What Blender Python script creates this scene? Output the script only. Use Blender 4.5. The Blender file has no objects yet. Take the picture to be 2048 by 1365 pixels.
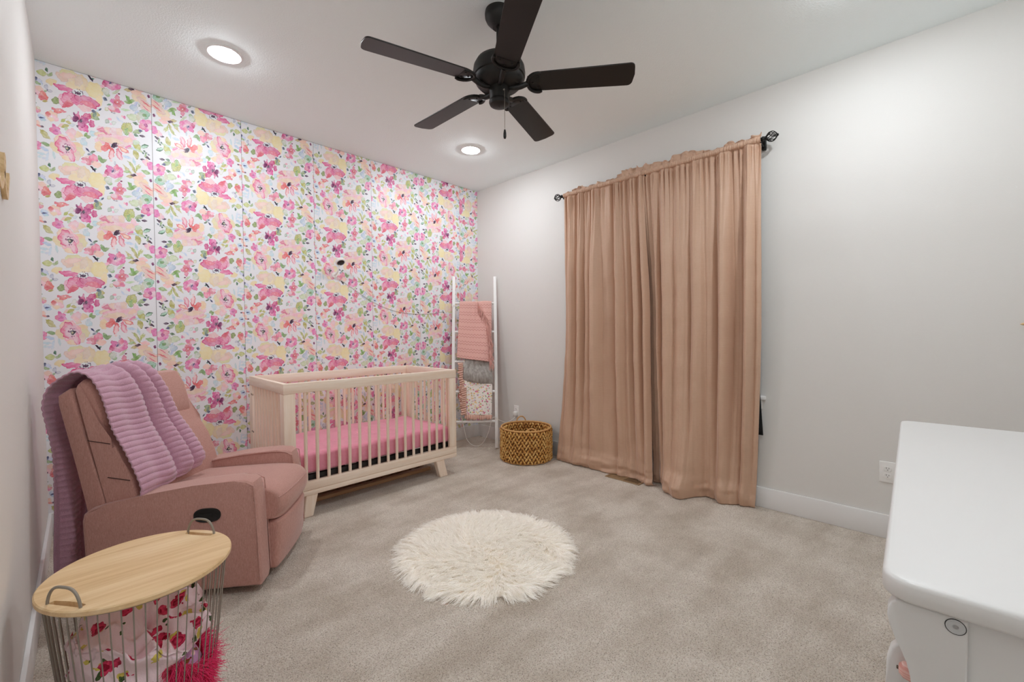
import bpy, bmesh, math, random
import numpy as np
from mathutils import Vector, Matrix

random.seed(7)
S = bpy.context.scene
COL = S.collection
PI = math.pi

# ------------------------------------------------------------------ camera, light, exposure
H = 2.743          # ceiling height
L = 3.305          # room width (wall_left at x=-L, window wall at x=0)
YB = -4.12         # wall behind the camera; wallpaper wall at y=0
cam_d = bpy.data.cameras.new('camera')
cam = bpy.data.objects.new('camera', cam_d)
COL.objects.link(cam)
cam_d.sensor_width = 36.0
cam_d.lens = 36.0 * 853.8 / 2048
cam_d.clip_start = 0.02
yaw, pitch, roll = math.radians(45.348), math.radians(-1.230), math.radians(-0.411)
F = Vector((math.sin(yaw) * math.cos(pitch), math.cos(yaw) * math.cos(pitch), math.sin(pitch)))
R0 = Vector((math.cos(yaw), -math.sin(yaw), 0))
U0 = R0.cross(F)
Rr = R0 * math.cos(roll) + U0 * math.sin(roll)
Ur = -R0 * math.sin(roll) + U0 * math.cos(roll)
M = Matrix((Rr, Ur, -F)).transposed().to_4x4()
M.translation = Vector((-3.156, -3.654, 1.171))
cam.matrix_world = M
S.camera = cam

S.view_settings.view_transform = 'Standard'
S.view_settings.look = 'None'
S.view_settings.gamma = 1.0
S.view_settings.use_curve_mapping = False
S.view_settings.exposure = 0.0
world = bpy.data.worlds.new('night')
S.world = world
world.use_nodes = True
world.node_tree.nodes['Background'].inputs[0].default_value = (0.02, 0.025, 0.04, 1)
world.node_tree.nodes['Background'].inputs[1].default_value = 0.2
S.cycles.use_denoising = True
S.cycles.max_bounces = 20
S.cycles.diffuse_bounces = 16
S.cycles.sample_clamp_indirect = 40.0
LAMP = 326.0        # emission strength of the recessed light lenses

# ------------------------------------------------------------------ helpers
def lin(c):
    return tuple(((v / 255) / 12.92 if v <= 10 else (((v / 255) + 0.055) / 1.055) ** 2.4) for v in c)

def link(o, parent=None):
    COL.objects.link(o)
    if parent is not None:
        o.parent = parent
    return o

def mesh_obj(name, verts, faces, mat=None, parent=None, smooth=False, loc=None):
    me = bpy.data.meshes.new(name)
    me.from_pydata([tuple(v) for v in verts], [], [tuple(f) for f in faces])
    me.update()
    if smooth:
        me.polygons.foreach_set('use_smooth', [True] * len(me.polygons))
    if mat:
        me.materials.append(mat)
    o = bpy.data.objects.new(name, me)
    if loc:
        o.location = loc
    return link(o, parent)

def bm_obj(name, bm, mat=None, parent=None, smooth=False, sharp=None):
    me = bpy.data.meshes.new(name)
    bmesh.ops.recalc_face_normals(bm, faces=bm.faces[:])
    bm.to_mesh(me)
    bm.free()
    if smooth:
        me.polygons.foreach_set('use_smooth', [True] * len(me.polygons))
        if sharp is not None:
            me.set_sharp_from_angle(angle=math.radians(sharp))
    if mat:
        me.materials.append(mat)
    return link(bpy.data.objects.new(name, me), parent)

def empty(name, loc=(0, 0, 0), rz=0.0):
    o = bpy.data.objects.new(name, None)
    o.location = loc
    o.rotation_euler = (0, 0, rz)
    o.empty_display_size = 0.1
    return link(o)

def tag(o, label=None, cat=None, group=None, kind=None):
    if label: o['label'] = label
    if cat: o['category'] = cat
    if group: o['group'] = group
    if kind: o['kind'] = kind
    return o

def copy_tree(src, parent=None):
    c = src.copy()
    link(c, parent)
    for ch in list(src.children):
        copy_tree(ch, c)
    return c

def box(bm, lo, hi, bevel=0.0, seg=2, mat=None):
    vs = [bm.verts.new((x, y, z)) for x in (lo[0], hi[0]) for y in (lo[1], hi[1]) for z in (lo[2], hi[2])]
    idx = [(0, 1, 3, 2), (4, 6, 7, 5), (0, 4, 5, 1), (2, 3, 7, 6), (0, 2, 6, 4), (1, 5, 7, 3)]
    fs = [bm.faces.new([vs[i] for i in f]) for f in idx]
    if bevel > 0:
        es = list({e for f in fs for e in f.edges})
        bmesh.ops.bevel(bm, geom=es, offset=bevel, segments=seg, profile=0.5, affect='EDGES', clamp_overlap=True)
    return bm

def box_obj(name, lo, hi, mat, parent=None, bevel=0.003, seg=2):
    bm = bmesh.new()
    box(bm, lo, hi, bevel, seg)
    return bm_obj(name, bm, mat, parent, smooth=bevel > 0, sharp=35)

def prism(bm, poly, axis, lo, hi, bevel=0.0, seg=2):
    """extrude a 2D polygon along axis: 'x' poly=(y,z), 'y' poly=(x,z), 'z' poly=(x,y)"""
    def P(p, t):
        return {'x': (t, p[0], p[1]), 'y': (p[0], t, p[1]), 'z': (p[0], p[1], t)}[axis]
    a = [bm.verts.new(P(p, lo)) for p in poly]
    b = [bm.verts.new(P(p, hi)) for p in poly]
    n = len(poly)
    caps = [bm.faces.new(a), bm.faces.new(b[::-1])]
    for i in range(n):
        bm.faces.new((a[i], b[i], b[(i + 1) % n], a[(i + 1) % n]))
    if bevel > 0:
        es = list({e for f in caps for e in f.edges})
        bmesh.ops.bevel(bm, geom=es, offset=bevel, segments=seg, profile=0.5, affect='EDGES', clamp_overlap=True)
    return bm

def lathe(bm, prof, n=32, center=(0, 0, 0), cap=True):
    """prof: list of (r,z)"""
    rings = []
    for r, z in prof:
        if r < 1e-6:
            rings.append([bm.verts.new((center[0], center[1], center[2] + z))])
        else:
            rings.append([bm.verts.new((center[0] + r * math.cos(2 * PI * i / n), center[1] + r * math.sin(2 * PI * i / n), center[2] + z)) for i in range(n)])
    for a, b in zip(rings[:-1], rings[1:]):
        for i in range(n):
            j = (i + 1) % n
            if len(a) == 1 and len(b) == 1: continue
            if len(a) == 1: bm.faces.new((a[0], b[i], b[j]))
            elif len(b) == 1: bm.faces.new((a[i], b[0], a[j]))
            else: bm.faces.new((a[i], b[i], b[j], a[j]))
    if cap:
        for r in (rings[0], rings[-1]):
            if len(r) > 2: bm.faces.new(r)
    return bm

def tube(bm, pts, r, n=8, closed=False, cap=True):
    pts = [Vector(p) for p in pts]
    m = len(pts)
    rs = r if isinstance(r, (list, tuple)) else [r] * m
    rings = []
    prev = None
    for i, p in enumerate(pts):
        if closed:
            t = pts[(i + 1) % m] - pts[(i - 1) % m]
        else:
            t = pts[min(i + 1, m - 1)] - pts[max(i - 1, 0)]
        t.normalize()
        if prev is None:
            up = Vector((0, 0, 1)) if abs(t.z) < 0.9 else Vector((1, 0, 0))
            a = t.cross(up).normalized()
        else:
            a = (prev - t * prev.dot(t)).normalized()
        prev = a
        b = t.cross(a)
        rings.append([bm.verts.new(p + (a * math.cos(2 * PI * k / n) + b * math.sin(2 * PI * k / n)) * rs[i]) for k in range(n)])
    for i in range(m if closed else m - 1):
        A, B = rings[i], rings[(i + 1) % m]
        for k in range(n):
            bm.faces.new((A[k], B[k], B[(k + 1) % n], A[(k + 1) % n]))
    if cap and not closed:
        bm.faces.new(rings[0]); bm.faces.new(rings[-1][::-1])
    return bm

def tube_obj(name, pts, r, mat, parent=None, n=8, closed=False):
    bm = bmesh.new()
    tube(bm, pts, r, n, closed)
    return bm_obj(name, bm, mat, parent, smooth=True, sharp=60)

def smooth_path(pts, k=8):
    """Catmull-Rom"""
    pts = [Vector(p) for p in pts]
    out = []
    for i in range(len(pts) - 1):
        p0, p1, p2, p3 = pts[max(i - 1, 0)], pts[i], pts[i + 1], pts[min(i + 2, len(pts) - 1)]
        for j in range(k):
            t = j / k
            out.append(0.5 * ((2 * p1) + (p2 - p0) * t + (2 * p0 - 5 * p1 + 4 * p2 - p3) * t * t + (3 * p1 - p0 - 3 * p2 + p3) * t ** 3))
    out.append(pts[-1])
    return out

def grid_obj(name, P, mat, parent=None, thick=0.0, uv=False):
    """P: (n,m,3) numpy array"""
    n, m, _ = P.shape
    idx = np.arange(n * m).reshape(n, m)
    q = np.stack([idx[:-1, :-1], idx[1:, :-1], idx[1:, 1:], idx[:-1, 1:]], -1).reshape(-1, 4)
    me = bpy.data.meshes.new(name)
    me.vertices.add(n * m)
    me.vertices.foreach_set('co', P.reshape(-1).astype(np.float32))
    me.loops.add(q.size)
    me.loops.foreach_set('vertex_index', q.reshape(-1).astype(np.int32))
    me.polygons.add(len(q))
    me.polygons.foreach_set('loop_start', (np.arange(len(q)) * 4).astype(np.int32))
    me.polygons.foreach_set('use_smooth', np.ones(len(q), bool))
    if uv:
        l = me.uv_layers.new(name='UVMap')
        vi = q.reshape(-1)
        uvs = np.stack([(vi % m) / (m - 1), 1 - (vi // m) / (n - 1)], 1)
        l.data.foreach_set('uv', uvs.reshape(-1).astype(np.float32))
    me.update(calc_edges=True)
    me.validate()
    if mat: me.materials.append(mat)
    o = link(bpy.data.objects.new(name, me), parent)
    if thick > 0:
        s = o.modifiers.new('thickness', 'SOLIDIFY')
        s.thickness = thick; s.offset = 0
    return o

def sstep(a, b, x):
    t = np.clip((x - a) / (b - a), 0, 1)
    return t * t * (3 - 2 * t)

def vnoise(x, seed=0):
    """smooth 1D value noise, array in"""
    x = np.asarray(x, float)
    i = np.floor(x).astype(int); f = x - i
    h = lambda k: np.modf(np.abs(np.sin(k * 127.1 + seed * 311.7) * 43758.5453))[0] * 2 - 1
    u = f * f * (3 - 2 * f)
    return h(i) * (1 - u) + h(i + 1) * u

def vnoise2(x, y, seed=0):
    x = np.asarray(x, float); y = np.asarray(y, float)
    i = np.floor(x).astype(int); j = np.floor(y).astype(int); f = x - i; g = y - j
    h = lambda a, b: np.modf(np.abs(np.sin(a * 127.1 + b * 269.5 + seed * 311.7) * 43758.5453))[0] * 2 - 1
    u = f * f * (3 - 2 * f); v = g * g * (3 - 2 * g)
    return (h(i, j) * (1 - u) + h(i + 1, j) * u) * (1 - v) + (h(i, j + 1) * (1 - u) + h(i + 1, j + 1) * u) * v

# ------------------------------------------------------------------ materials
def mat(name, rgb, rough=0.6, metal=0.0, spec=0.5, sheen=0.0, coat=0.0):
    m = bpy.data.materials.new(name)
    m.use_nodes = True
    b = m.node_tree.nodes['Principled BSDF']
    b.inputs['Base Color'].default_value = (*lin(rgb), 1)
    b.inputs['Roughness'].default_value = rough
    b.inputs['Metallic'].default_value = metal
    b.inputs['Specular IOR Level'].default_value = spec
    if sheen:
        b.inputs['Sheen Weight'].default_value = sheen
        b.inputs['Sheen Roughness'].default_value = 0.4
    if coat:
        b.inputs['Coat Weight'].default_value = coat
    return m

class NT:
    def __init__(s, m):
        s.nt = m.node_tree; s.b = s.nt.nodes['Principled BSDF']
    def n(s, t, **kw):
        x = s.nt.nodes.new(t)
        for k, v in kw.items():
            if k in x.inputs: x.inputs[k].default_value = v
            else: setattr(x, k, v)
        return x
    def l(s, a, b): s.nt.links.new(a, b)
    def coord(s, scale=(1, 1, 1), kind='Object', rot=(0, 0, 0)):
        t = s.n('ShaderNodeTexCoord'); mp = s.n('ShaderNodeMapping')
        mp.inputs['Scale'].default_value = scale
        mp.inputs['Rotation'].default_value = rot
        s.l(t.outputs[kind], mp.inputs['Vector'])
        return mp.outputs['Vector']
    def noise(s, vec, scale, detail=3, rough=0.5):
        x = s.n('ShaderNodeTexNoise'); x.inputs['Scale'].default_value = scale
        x.inputs['Detail'].default_value = detail; x.inputs['Roughness'].default_value = rough
        s.l(vec, x.inputs['Vector']); return x.outputs['Fac']
    def ramp(s, fac, stops):
        r = s.n('ShaderNodeValToRGB')
        e = r.color_ramp.elements
        while len(e) < len(stops): e.new(0.5)
        for k, (p, c) in enumerate(stops):
            e[k].position = p; e[k].color = (*lin(c), 1)
        s.l(fac, r.inputs['Fac']); return r.outputs['Color']
    def mix(s, fac, a, b, mode='MIX'):
        x = s.n('ShaderNodeMix', data_type='RGBA', blend_type=mode)
        if hasattr(fac, 'is_linked'): s.l(fac, x.inputs['Factor'])
        else: x.inputs['Factor'].default_value = fac
        for sock, v in ((x.inputs[6], a), (x.inputs[7], b)):
            if hasattr(v, 'is_linked'): s.l(v, sock)
            else: sock.default_value = (*lin(v), 1)
        return x.outputs[2]
    def math(s, op, a, b=0.0, clamp=False):
        x = s.n('ShaderNodeMath', operation=op, use_clamp=clamp)
        for sock, v in zip(x.inputs, (a, b)):
            if hasattr(v, 'is_linked'): s.l(v, sock)
            else: sock.default_value = v
        return x.outputs[0]
    def bump(s, h, strength=0.3, dist=0.01):
        x = s.n('ShaderNodeBump'); x.inputs['Strength'].default_value = strength; x.inputs['Distance'].default_value = dist
        s.l(h, x.inputs['Height']); s.l(x.outputs['Normal'], s.b.inputs['Normal'])
    def color(s, c): s.l(c, s.b.inputs['Base Color'])

def paint(name, rgb, scale=220, strength=0.15, rough=0.6):
    m = mat(name, rgb, rough, spec=0.35)
    t = NT(m); v = t.coord()
    t.bump(t.noise(v, scale, 2), strength, 0.002)
    return m

MWALL = paint('wall_paint', (223, 222, 219))
MCEIL = paint('ceiling_paint', (241, 250, 251), 120, 0.5, 0.8)
MTRIM = paint('trim_paint', (232, 232, 232), 60, 0.03, 0.4)

def wood(name, c0, c1, axis='x', rough=0.5, scale=1.0, rz=0.0):
    """procedural wood with the grain running along the given axis"""
    m = mat(name, c0, rough, spec=0.4)
    t = NT(m)
    sc = lambda a, b: tuple((a if k == axis else b) * scale for k in 'xyz')
    n = t.noise(t.coord(sc(1.2, 22), rot=(0, 0, rz)), 1.6, 5, 0.55)
    n2 = t.noise(t.coord(sc(6, 160), rot=(0, 0, rz)), 2.0, 2)
    f = t.math('ADD', t.math('MULTIPLY', n, 0.75), t.math('MULTIPLY', n2, 0.25))
    t.color(t.ramp(f, [(0.36, c1), (0.62, c0)]))
    t.bump(n2, 0.06, 0.001)
    return m

# ------------------------------------------------------------------ room shell
def wall(name, lo, hi, m):
    o = box_obj(name, lo, hi, m, bevel=0)
    return tag(o, kind='structure')

floor_m = mat('carpet', (190, 174, 158), 0.95, spec=0.1, sheen=0.25)
t = NT(floor_m)
v = t.coord()
fine = t.noise(v, 260, 4, 0.7)
vor = t.n('ShaderNodeTexVoronoi'); vor.inputs['Scale'].default_value = 210; t.l(v, vor.inputs['Vector'])
big = t.noise(v, 3.0, 4, 0.6)
lane = t.noise(t.coord((1.2, 4.0, 1), rot=(0, 0, 0.55)), 1.8, 2, 0.5)
fine2 = t.noise(v, 150, 3, 0.6)
c1 = t.ramp(t.math('ADD', t.math('MULTIPLY', fine, 0.45), t.math('ADD', t.math('MULTIPLY', fine2, 0.35), t.math('MULTIPLY', vor.outputs['Distance'], 0.22))),
            [(0.36, (124, 100, 78)), (0.445, (228, 214, 197)), (0.57, (252, 243, 231))])
pat = t.math('ADD', t.math('MULTIPLY', big, 0.6), t.math('MULTIPLY', lane, 0.4))
c2 = t.ramp(pat, [(0.38, (224, 219, 213)), (0.60, (255, 255, 255))])
t.color(t.mix(1.0, c1, c2, 'MULTIPLY'))
hgt = t.math('ADD', t.math('ADD', t.math('MULTIPLY', fine, 0.5), t.math('MULTIPLY', fine2, 0.5)), t.math('MULTIPLY', vor.outputs['Distance'], 0.6))
t.bump(hgt, 0.9, 0.012)
fl = box_obj('floor', (-L - 0.1, YB - 0.1, -0.1), (0.1, 0.1, 0), floor_m, bevel=0)
tag(fl, 'beige cut pile carpet with vacuum tracks', kind='structure')
tag(box_obj('ceiling', (-L - 0.1, YB - 0.1, H), (0.1, 0.1, H + 0.1), MCEIL, bevel=0), kind='structure')
wall_left = wall('wall_left', (-L - 0.1, YB, 0), (-L, 0.0, H), MWALL)
wall_front = wall('wall_front', (-L - 0.1, YB - 0.1, 0), (0.1, YB, H), MWALL)
MSUB = paint('bare_drywall', (120, 112, 108))
wall_back = wall('wall_back', (-L - 0.1, 0.0006, 0), (0.1, 0.1, H), MSUB)
# window wall with an opening
WY0, WY1, WZ0, WZ1 = -2.80, -1.32, 0.725, 2.24
bm = bmesh.new()
for lo, hi in (((0, YB, 0), (0.1, WY0, H)), ((0, WY1, 0), (0.1, 0.0, H)), ((0, WY0, 0), (0.1, WY1, WZ0)), ((0, WY0, WZ1), (0.1, WY1, H))):
    box(bm, lo, hi)
wall_right = tag(bm_obj('wall_right', bm, MWALL), kind='structure')
# window frame, pane, sill
MGLASS = mat('window_glass', (20, 24, 30), 0.05, spec=0.6)
MGLASS.node_tree.nodes['Principled BSDF'].inputs['Transmission Weight'].default_value = 0.8
MVINYL = mat('white_vinyl', (225, 226, 226), 0.4)
bm = bmesh.new()
for a, b in (((0.05, WY0, WZ0), (0.09, WY0 + 0.05, WZ1)), ((0.05, WY1 - 0.05, WZ0), (0.09, WY1, WZ1)),
             ((0.05, WY0, WZ0), (0.09, WY1, WZ0 + 0.05)), ((0.05, WY0, WZ1 - 0.05), (0.09, WY1, WZ1)),
             ((0.055, (WY0 + WY1) / 2 - 0.03, WZ0), (0.085, (WY0 + WY1) / 2 + 0.03, WZ1))):
    box(bm, a, b, 0.003, 1)
win = tag(bm_obj('window_1', bm, MVINYL), kind='structure')
for k in range(2):
    y0 = WY0 + 0.05 + k * ((WY1 - WY0) / 2 - 0.02)
    box_obj('pane', (0.066, y0, WZ0 + 0.05), (0.070, y0 + (WY1 - WY0) / 2 - 0.08, WZ1 - 0.05), MGLASS, win, 0)
box_obj('window_sill', (-0.032, WY0 - 0.075, WZ0 - 0.012), (0.05, WY1 + 0.075, WZ0 + 0.012), MTRIM, win, 0.004)
box_obj('sill_apron', (-0.014, WY0 - 0.055, WZ0 - 0.075), (0.0, WY1 + 0.055, WZ0 - 0.012), MTRIM, win, 0.003)

def baseboard(name, lo, hi):
    tag(box_obj(name, lo, hi, MTRIM, None, 0.003, 2), kind='structure')
BH = 0.133
baseboard('baseboard_back', (-L, -0.014, 0), (0, 0.0, BH))
baseboard('baseboard_right', (-0.014, YB, 0), (0, -0.014, BH))
baseboard('baseboard_left', (-L, YB, 0), (-L + 0.014, -0.014, BH))
baseboard('baseboard_front', (-L + 0.014, YB, 0), (-0.014, YB + 0.014, BH))

# ------------------------------------------------------------------ wallpaper: one printed repeat, drawn here blob by blob
WP = """pY126,46,42,17,5,-39;pY302,168,90,21,3,-66;pY370,130,67,7,-2,-90;pY256,200,63,15,2,-44;pY483,89,74,-11,-15,-103;pY521,1059,33,-5,-11,-73;pY316,72,80,8,-1,-54;pK213,136,54,-15,-10,-49;pK260,171,73,26,3,-32;pK349,143,31,-4,-10,-67;pL386,945,66,-9,-7,-57;pL207,945,31,8,6,-75;pP226,14,81,1,-2,-35;pP265,990,62,36,19,-80;pR253,924,48,35,11,-34;pP344,1014,64,5,-1,-72;pP419,1020,104,-18,-10,-66;pR424,990,64,-14,-6,-33;pW341,6,49,-2,-3,-33;pD340,1086,28,2,0,-15;dD337,6,53,5,-1,-42;lO53,121,51,-5,-4,-37;pG104,112,14,1,0,-20;lE93,169,9,-30,-12,-9;lG122,126,13,32,14,-10;pN6,28,19,2,-1,-29;pB31,9,24,-11,-9,-36;pG21,1075,25,-4,-3,-23;lB51,0,10,-26,-8,-7;rC83,1059,13,1,-1,-26;rC110,1025,19,6,2,-16;lG73,1008,24,18,4,-11;pN92,1027,9,1,0,-12;pL10,988,40,-7,-7,-51;pK28,1018,29,2,-1,-32;pT57,949,36,21,11,-48;pT47,927,29,-6,-5,-34;dD-5,953,12,1,0,-20;pD-1,953,8,1,0,-11;lO71,892,26,12,2,-14;pG156,930,30,13,8,-48;lE-3,847,12,-3,-1,-10;pT180,829,61,-1,-1,-22;pT176,814,41,2,-1,-29;pW185,829,7,0,0,-7;pK118,747,50,2,-1,-52;pT98,752,24,1,-1,-29;pL142,721,32,-16,-9,-33;pK117,699,26,1,-1,-26;pW120,735,9,0,0,-10;pT2,788,14,1,0,-17;pT24,767,14,1,0,-20;pP9,756,11,0,0,-16;rO15,800,16,1,0,-13;pB37,710,33,1,-1,-29;pB42,682,28,-10,-5,-25;lN35,694,27,8,1,-10;lB54,672,12,-14,-5,-9;pK-3,630,26,-10,-7,-36;pT11,599,23,-12,-3,-12;lD40,595,14,-5,-2,-11;pM416,835,45,14,5,-45;pM452,761,29,1,-1,-40;pV380,693,41,-4,-4,-51;pM365,730,37,1,-1,-45;pM388,784,43,2,-1,-45;pM329,804,28,1,-1,-33;pF312,776,25,1,-1,-36;pF304,829,9,5,5,-19;pM339,849,9,-2,-4,-25;pD361,769,15,1,0,-21;dD358,763,26,1,-1,-30;pD331,690,10,0,0,-14;rS257,773,23,1,-1,-39;lO211,721,29,35,7,-12;lO224,658,43,24,6,-25;lS237,629,28,-7,-4,-26;lK191,657,29,30,6,-12;lB287,690,35,14,4,-23;lO254,711,31,-7,-3,-19;rM284,769,9,0,0,-16;pO482,872,41,-8,-9,-61;pG493,845,31,2,-1,-31;lE478,887,19,-14,-16,-38;lN470,920,25,14,6,-23;lN524,959,22,23,6,-11;lB506,941,12,27,9,-6;pV150,605,28,1,-1,-29;pP124,582,30,8,3,-29;pV169,573,28,-7,-5,-32;pV149,561,30,0,-1,-26;pP135,619,13,7,8,-33;dF151,586,16,0,0,-16;pY325,594,45,1,-1,-45;pL275,595,40,1,-1,-54;pK287,541,27,0,-1,-39;pL270,570,22,-27,-14,-23;dL274,578,13,0,0,-18;pB456,648,27,14,8,-34;lG396,616,14,33,13,-10;lG417,598,28,15,5,-21;lO63,509,46,-48,-16,-33;pP8,372,26,0,-1,-55;pV2,393,19,0,-1,-29;lG68,400,43,-9,-3,-24;pK198,488,67,17,7,-67;pY145,385,49,-20,-12,-56;pK246,295,64,-10,-3,-41;pY322,443,58,-30,-13,-48;pY332,391,55,13,6,-53;pK309,338,42,-1,-1,-60;pL228,421,75,28,20,-118;pP207,429,59,15,11,-108;pL233,414,58,0,-2,-89;pP269,339,30,15,18,-79;pL263,336,20,10,14,-59;pW240,402,27,0,-1,-39;dF240,405,40,0,-1,-53;pD240,402,21,0,-1,-27;pO237,402,8,0,0,-12;pB381,513,37,-9,-7,-48;lB377,542,18,-15,-15,-34;lN410,436,19,-28,-6,-9;lE440,405,19,15,6,-16;lE457,428,24,6,1,-14;rC429,395,17,-4,-2,-13;lN420,385,17,0,0,-12;lB50,342,48,-13,-3,-21;lB29,282,49,-5,-1,-17;lB23,242,39,7,1,-16;lB79,262,14,-5,-11,-68;lB128,290,11,6,13,-55;lB53,238,27,18,4,-13;pL427,329,48,11,5,-48;pR405,299,46,-18,-8,-38;pP458,344,38,-1,-1,-52;pK481,282,44,-12,-6,-42;pL378,284,22,0,0,-21;dD449,303,11,0,0,-15;lG521,358,19,-49,-20,-15;lG549,342,34,32,11,-22;lD443,232,15,-18,-7,-10;lE469,219,25,12,3,-12;lD464,204,7,-19,-8,-6;lD452,214,11,0,0,-12;pM580,214,30,3,-1,-46;pM590,277,22,3,-1,-26;pV636,190,39,4,-1,-34;pV674,209,47,-12,-9,-40;pV696,267,30,4,-1,-41;pL638,252,51,6,-1,-50;pL556,161,18,2,0,-22;pV609,256,39,5,-1,-40;pP664,286,25,-3,-6,-44;rC653,340,10,1,0,-25;dN633,247,25,3,-1,-31;pN631,243,9,-3,-7,-24;pO578,126,32,19,7,-28;pG600,88,29,-4,-5,-34;rS589,115,39,4,-1,-47;lS682,148,45,46,9,-17;lN578,18,28,-8,-5,-23;lE609,1051,27,12,2,-13;pP686,70,23,2,-1,-41;pP650,19,34,-5,-4,-28;pP720,26,26,8,3,-28;pR696,1076,24,-10,-9,-30;pP667,1071,20,11,7,-29;pR685,27,33,3,-1,-35;pW688,23,7,1,0,-9;pR656,1011,51,4,-1,-41;pL631,1024,34,-6,-4,-25;pP689,1002,28,2,0,-25;dD647,968,21,1,0,-19;rO591,987,19,1,-1,-28;lG787,103,21,-40,-15,-15;lG816,77,45,38,10,-23;lG780,55,31,-4,-3,-22;pF707,130,12,1,0,-9;lO791,211,48,16,3,-26;lD825,234,34,0,-2,-19;lL893,261,50,-12,-6,-29;pY891,164,73,-9,-11,-74;pK873,208,57,6,-1,-35;pK951,83,55,5,-1,-72;pK994,58,64,6,-1,-65;pK921,124,47,-31,-17,-38;lR964,104,68,-35,-4,-11;lR956,46,47,-39,-4,-8;pF991,212,15,2,0,-23;dE883,70,25,2,-1,-35;lO767,291,49,-62,-11,-16;lO815,332,15,13,32,-73;lG760,266,40,14,2,-18;lO864,348,14,-7,-20,-55;lO804,359,12,17,37,-45;lG949,305,51,-12,-6,-29;pB845,9,46,4,-1,-48;lB864,62,18,41,15,-10;pQ948,1048,58,4,-1,-68;pS917,1027,44,-18,-14,-47;pG948,1037,25,-4,-3,-23;pS830,975,56,10,3,-57;lS885,984,20,1,-1,-71;lS760,1042,57,4,0,-19;lB868,1055,40,47,7,-11;pV928,938,32,2,-1,-45;pV984,950,32,-5,-7,-45;pV958,883,38,2,-1,-46;pP921,889,32,2,-1,-39;pL1002,902,36,2,-1,-43;pM955,916,20,1,0,-23;dF958,916,18,1,0,-23;pL734,950,14,1,0,-14;pP752,943,13,1,0,-21;lB692,900,22,-35,-8,-10;lB727,878,32,-18,-4,-10;pO755,809,38,2,-1,-67;pO792,834,36,10,7,-63;pG772,774,28,-5,-7,-47;pO797,803,22,-10,-15,-52;lG870,806,58,33,8,-28;lN898,823,23,12,5,-20;lE853,901,33,-10,-4,-20;lE856,755,31,-10,-5,-22;lL823,732,11,0,0,-13;lD919,763,28,-1,-1,-18;lD870,633,17,0,0,-13;lD963,500,26,-18,-7,-17;lD912,462,27,3,0,-13;lN976,541,16,-8,-4,-12;pP612,873,18,1,0,-16;rE588,841,21,1,-1,-26;rQ646,838,23,1,-1,-27;pL621,818,10,1,0,-11;pK612,643,138,4,-1,-66;pL659,655,141,21,3,-56;pL535,721,41,1,-1,-40;pR568,710,62,-16,-5,-30;pK603,736,46,2,-1,-40;pL654,741,47,2,-1,-44;pK701,743,38,1,-1,-47;pL520,574,48,-11,-4,-30;pL566,598,80,-8,-3,-34;pL752,618,80,40,9,-36;pK776,666,43,11,3,-28;pY508,505,36,0,-1,-68;pK623,615,105,2,-1,-41;pT564,505,24,46,24,-23;pT620,459,27,-5,-10,-77;pL620,443,16,-3,-7,-56;pR692,465,24,15,24,-75;pL696,443,13,8,17,-52;pT732,535,52,-28,-9,-29;pK736,532,33,-18,-5,-15;pT587,537,34,0,-1,-40;pD652,564,27,21,9,-22;dF654,561,33,26,11,-27;pL808,731,23,12,9,-36;lL835,697,30,15,5,-18;pV781,583,30,23,7,-16;lE937,635,53,24,6,-28;lQ932,628,43,19,4,-18;pO860,623,38,14,11,-62;pS855,660,32,1,-1,-39;lO852,507,33,16,16,-64;lS883,564,47,-16,-5,-20;lS798,571,31,-7,-2,-13;lB766,446,48,-6,-2,-21;lB834,414,15,6,12,-55;lB835,572,35,-27,-6,-13;lE933,573,16,0,0,-15;lE920,544,13,-14,-7,-10;lE951,554,17,12,5,-11;lS942,511,18,0,0,-15;lG947,524,11,-2,-4,-29;pK961,426,38,0,-1,-42;pV992,402,33,0,-1,-53;pL930,435,22,0,-1,-29;pL618,365,13,0,0,-13;lO885,354,15,34,8,-7"""
PAL = dict(Y=(243, 224, 186), K=(246, 214, 198), L=(246, 204, 212), P=(235, 146, 180), R=(230, 134, 148), T=(232, 140, 142),
           W=(250, 247, 249), D=(70, 52, 78), N=(80, 88, 124), O=(196, 198, 134), G=(154, 186, 132), E=(104, 138, 116), B=(200, 220, 236),
           C=(126, 136, 170), S=(208, 222, 194), Q=(174, 210, 192), M=(206, 92, 150), V=(232, 144, 196), F=(132, 56, 104))
TW, TH = 0.508, 0.5445
PXM = 1500.0
tw, th = int(TW * PXM), int(TH * PXM)
rng = np.random.default_rng(11)
img = np.empty((th, tw, 3)); img[:] = (238, 239, 244)
gy, gx = np.mgrid[0:th, 0:tw]
def pnoise(cells, seed):
    """value noise over the tile, periodic from top to bottom"""
    Yq = gy / th * cells; Xq = gx / th * cells
    i = np.floor(Xq).astype(int); j = np.floor(Yq).astype(int); f = Xq - i; g_ = Yq - j
    h = lambda a, b: np.modf(np.abs(np.sin(a * 127.1 + (b % cells) * 269.5 + seed * 311.7) * 43758.5453))[0] * 2 - 1
    u = f * f * (3 - 2 * f); v = g_ * g_ * (3 - 2 * g_)
    return (h(i, j) * (1 - u) + h(i + 1, j) * u) * (1 - v) + (h(i, j + 1) * (1 - u) + h(i + 1, j + 1) * u) * v
wash = pnoise(27, 3) * 0.6 + pnoise(74, 5) * 0.4
warpx = 3.2 * pnoise(90, 21) + 5.0 * pnoise(34, 22)      # ragged brush edges
warpy = 3.2 * pnoise(90, 23) + 5.0 * pnoise(34, 24)
SHR = dict(O=0.9, G=0.9, S=0.85, Q=0.88, B=0.85, N=0.8, E=0.85, M=0.93, K=0.95, T=0.92, R=0.95)
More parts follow.
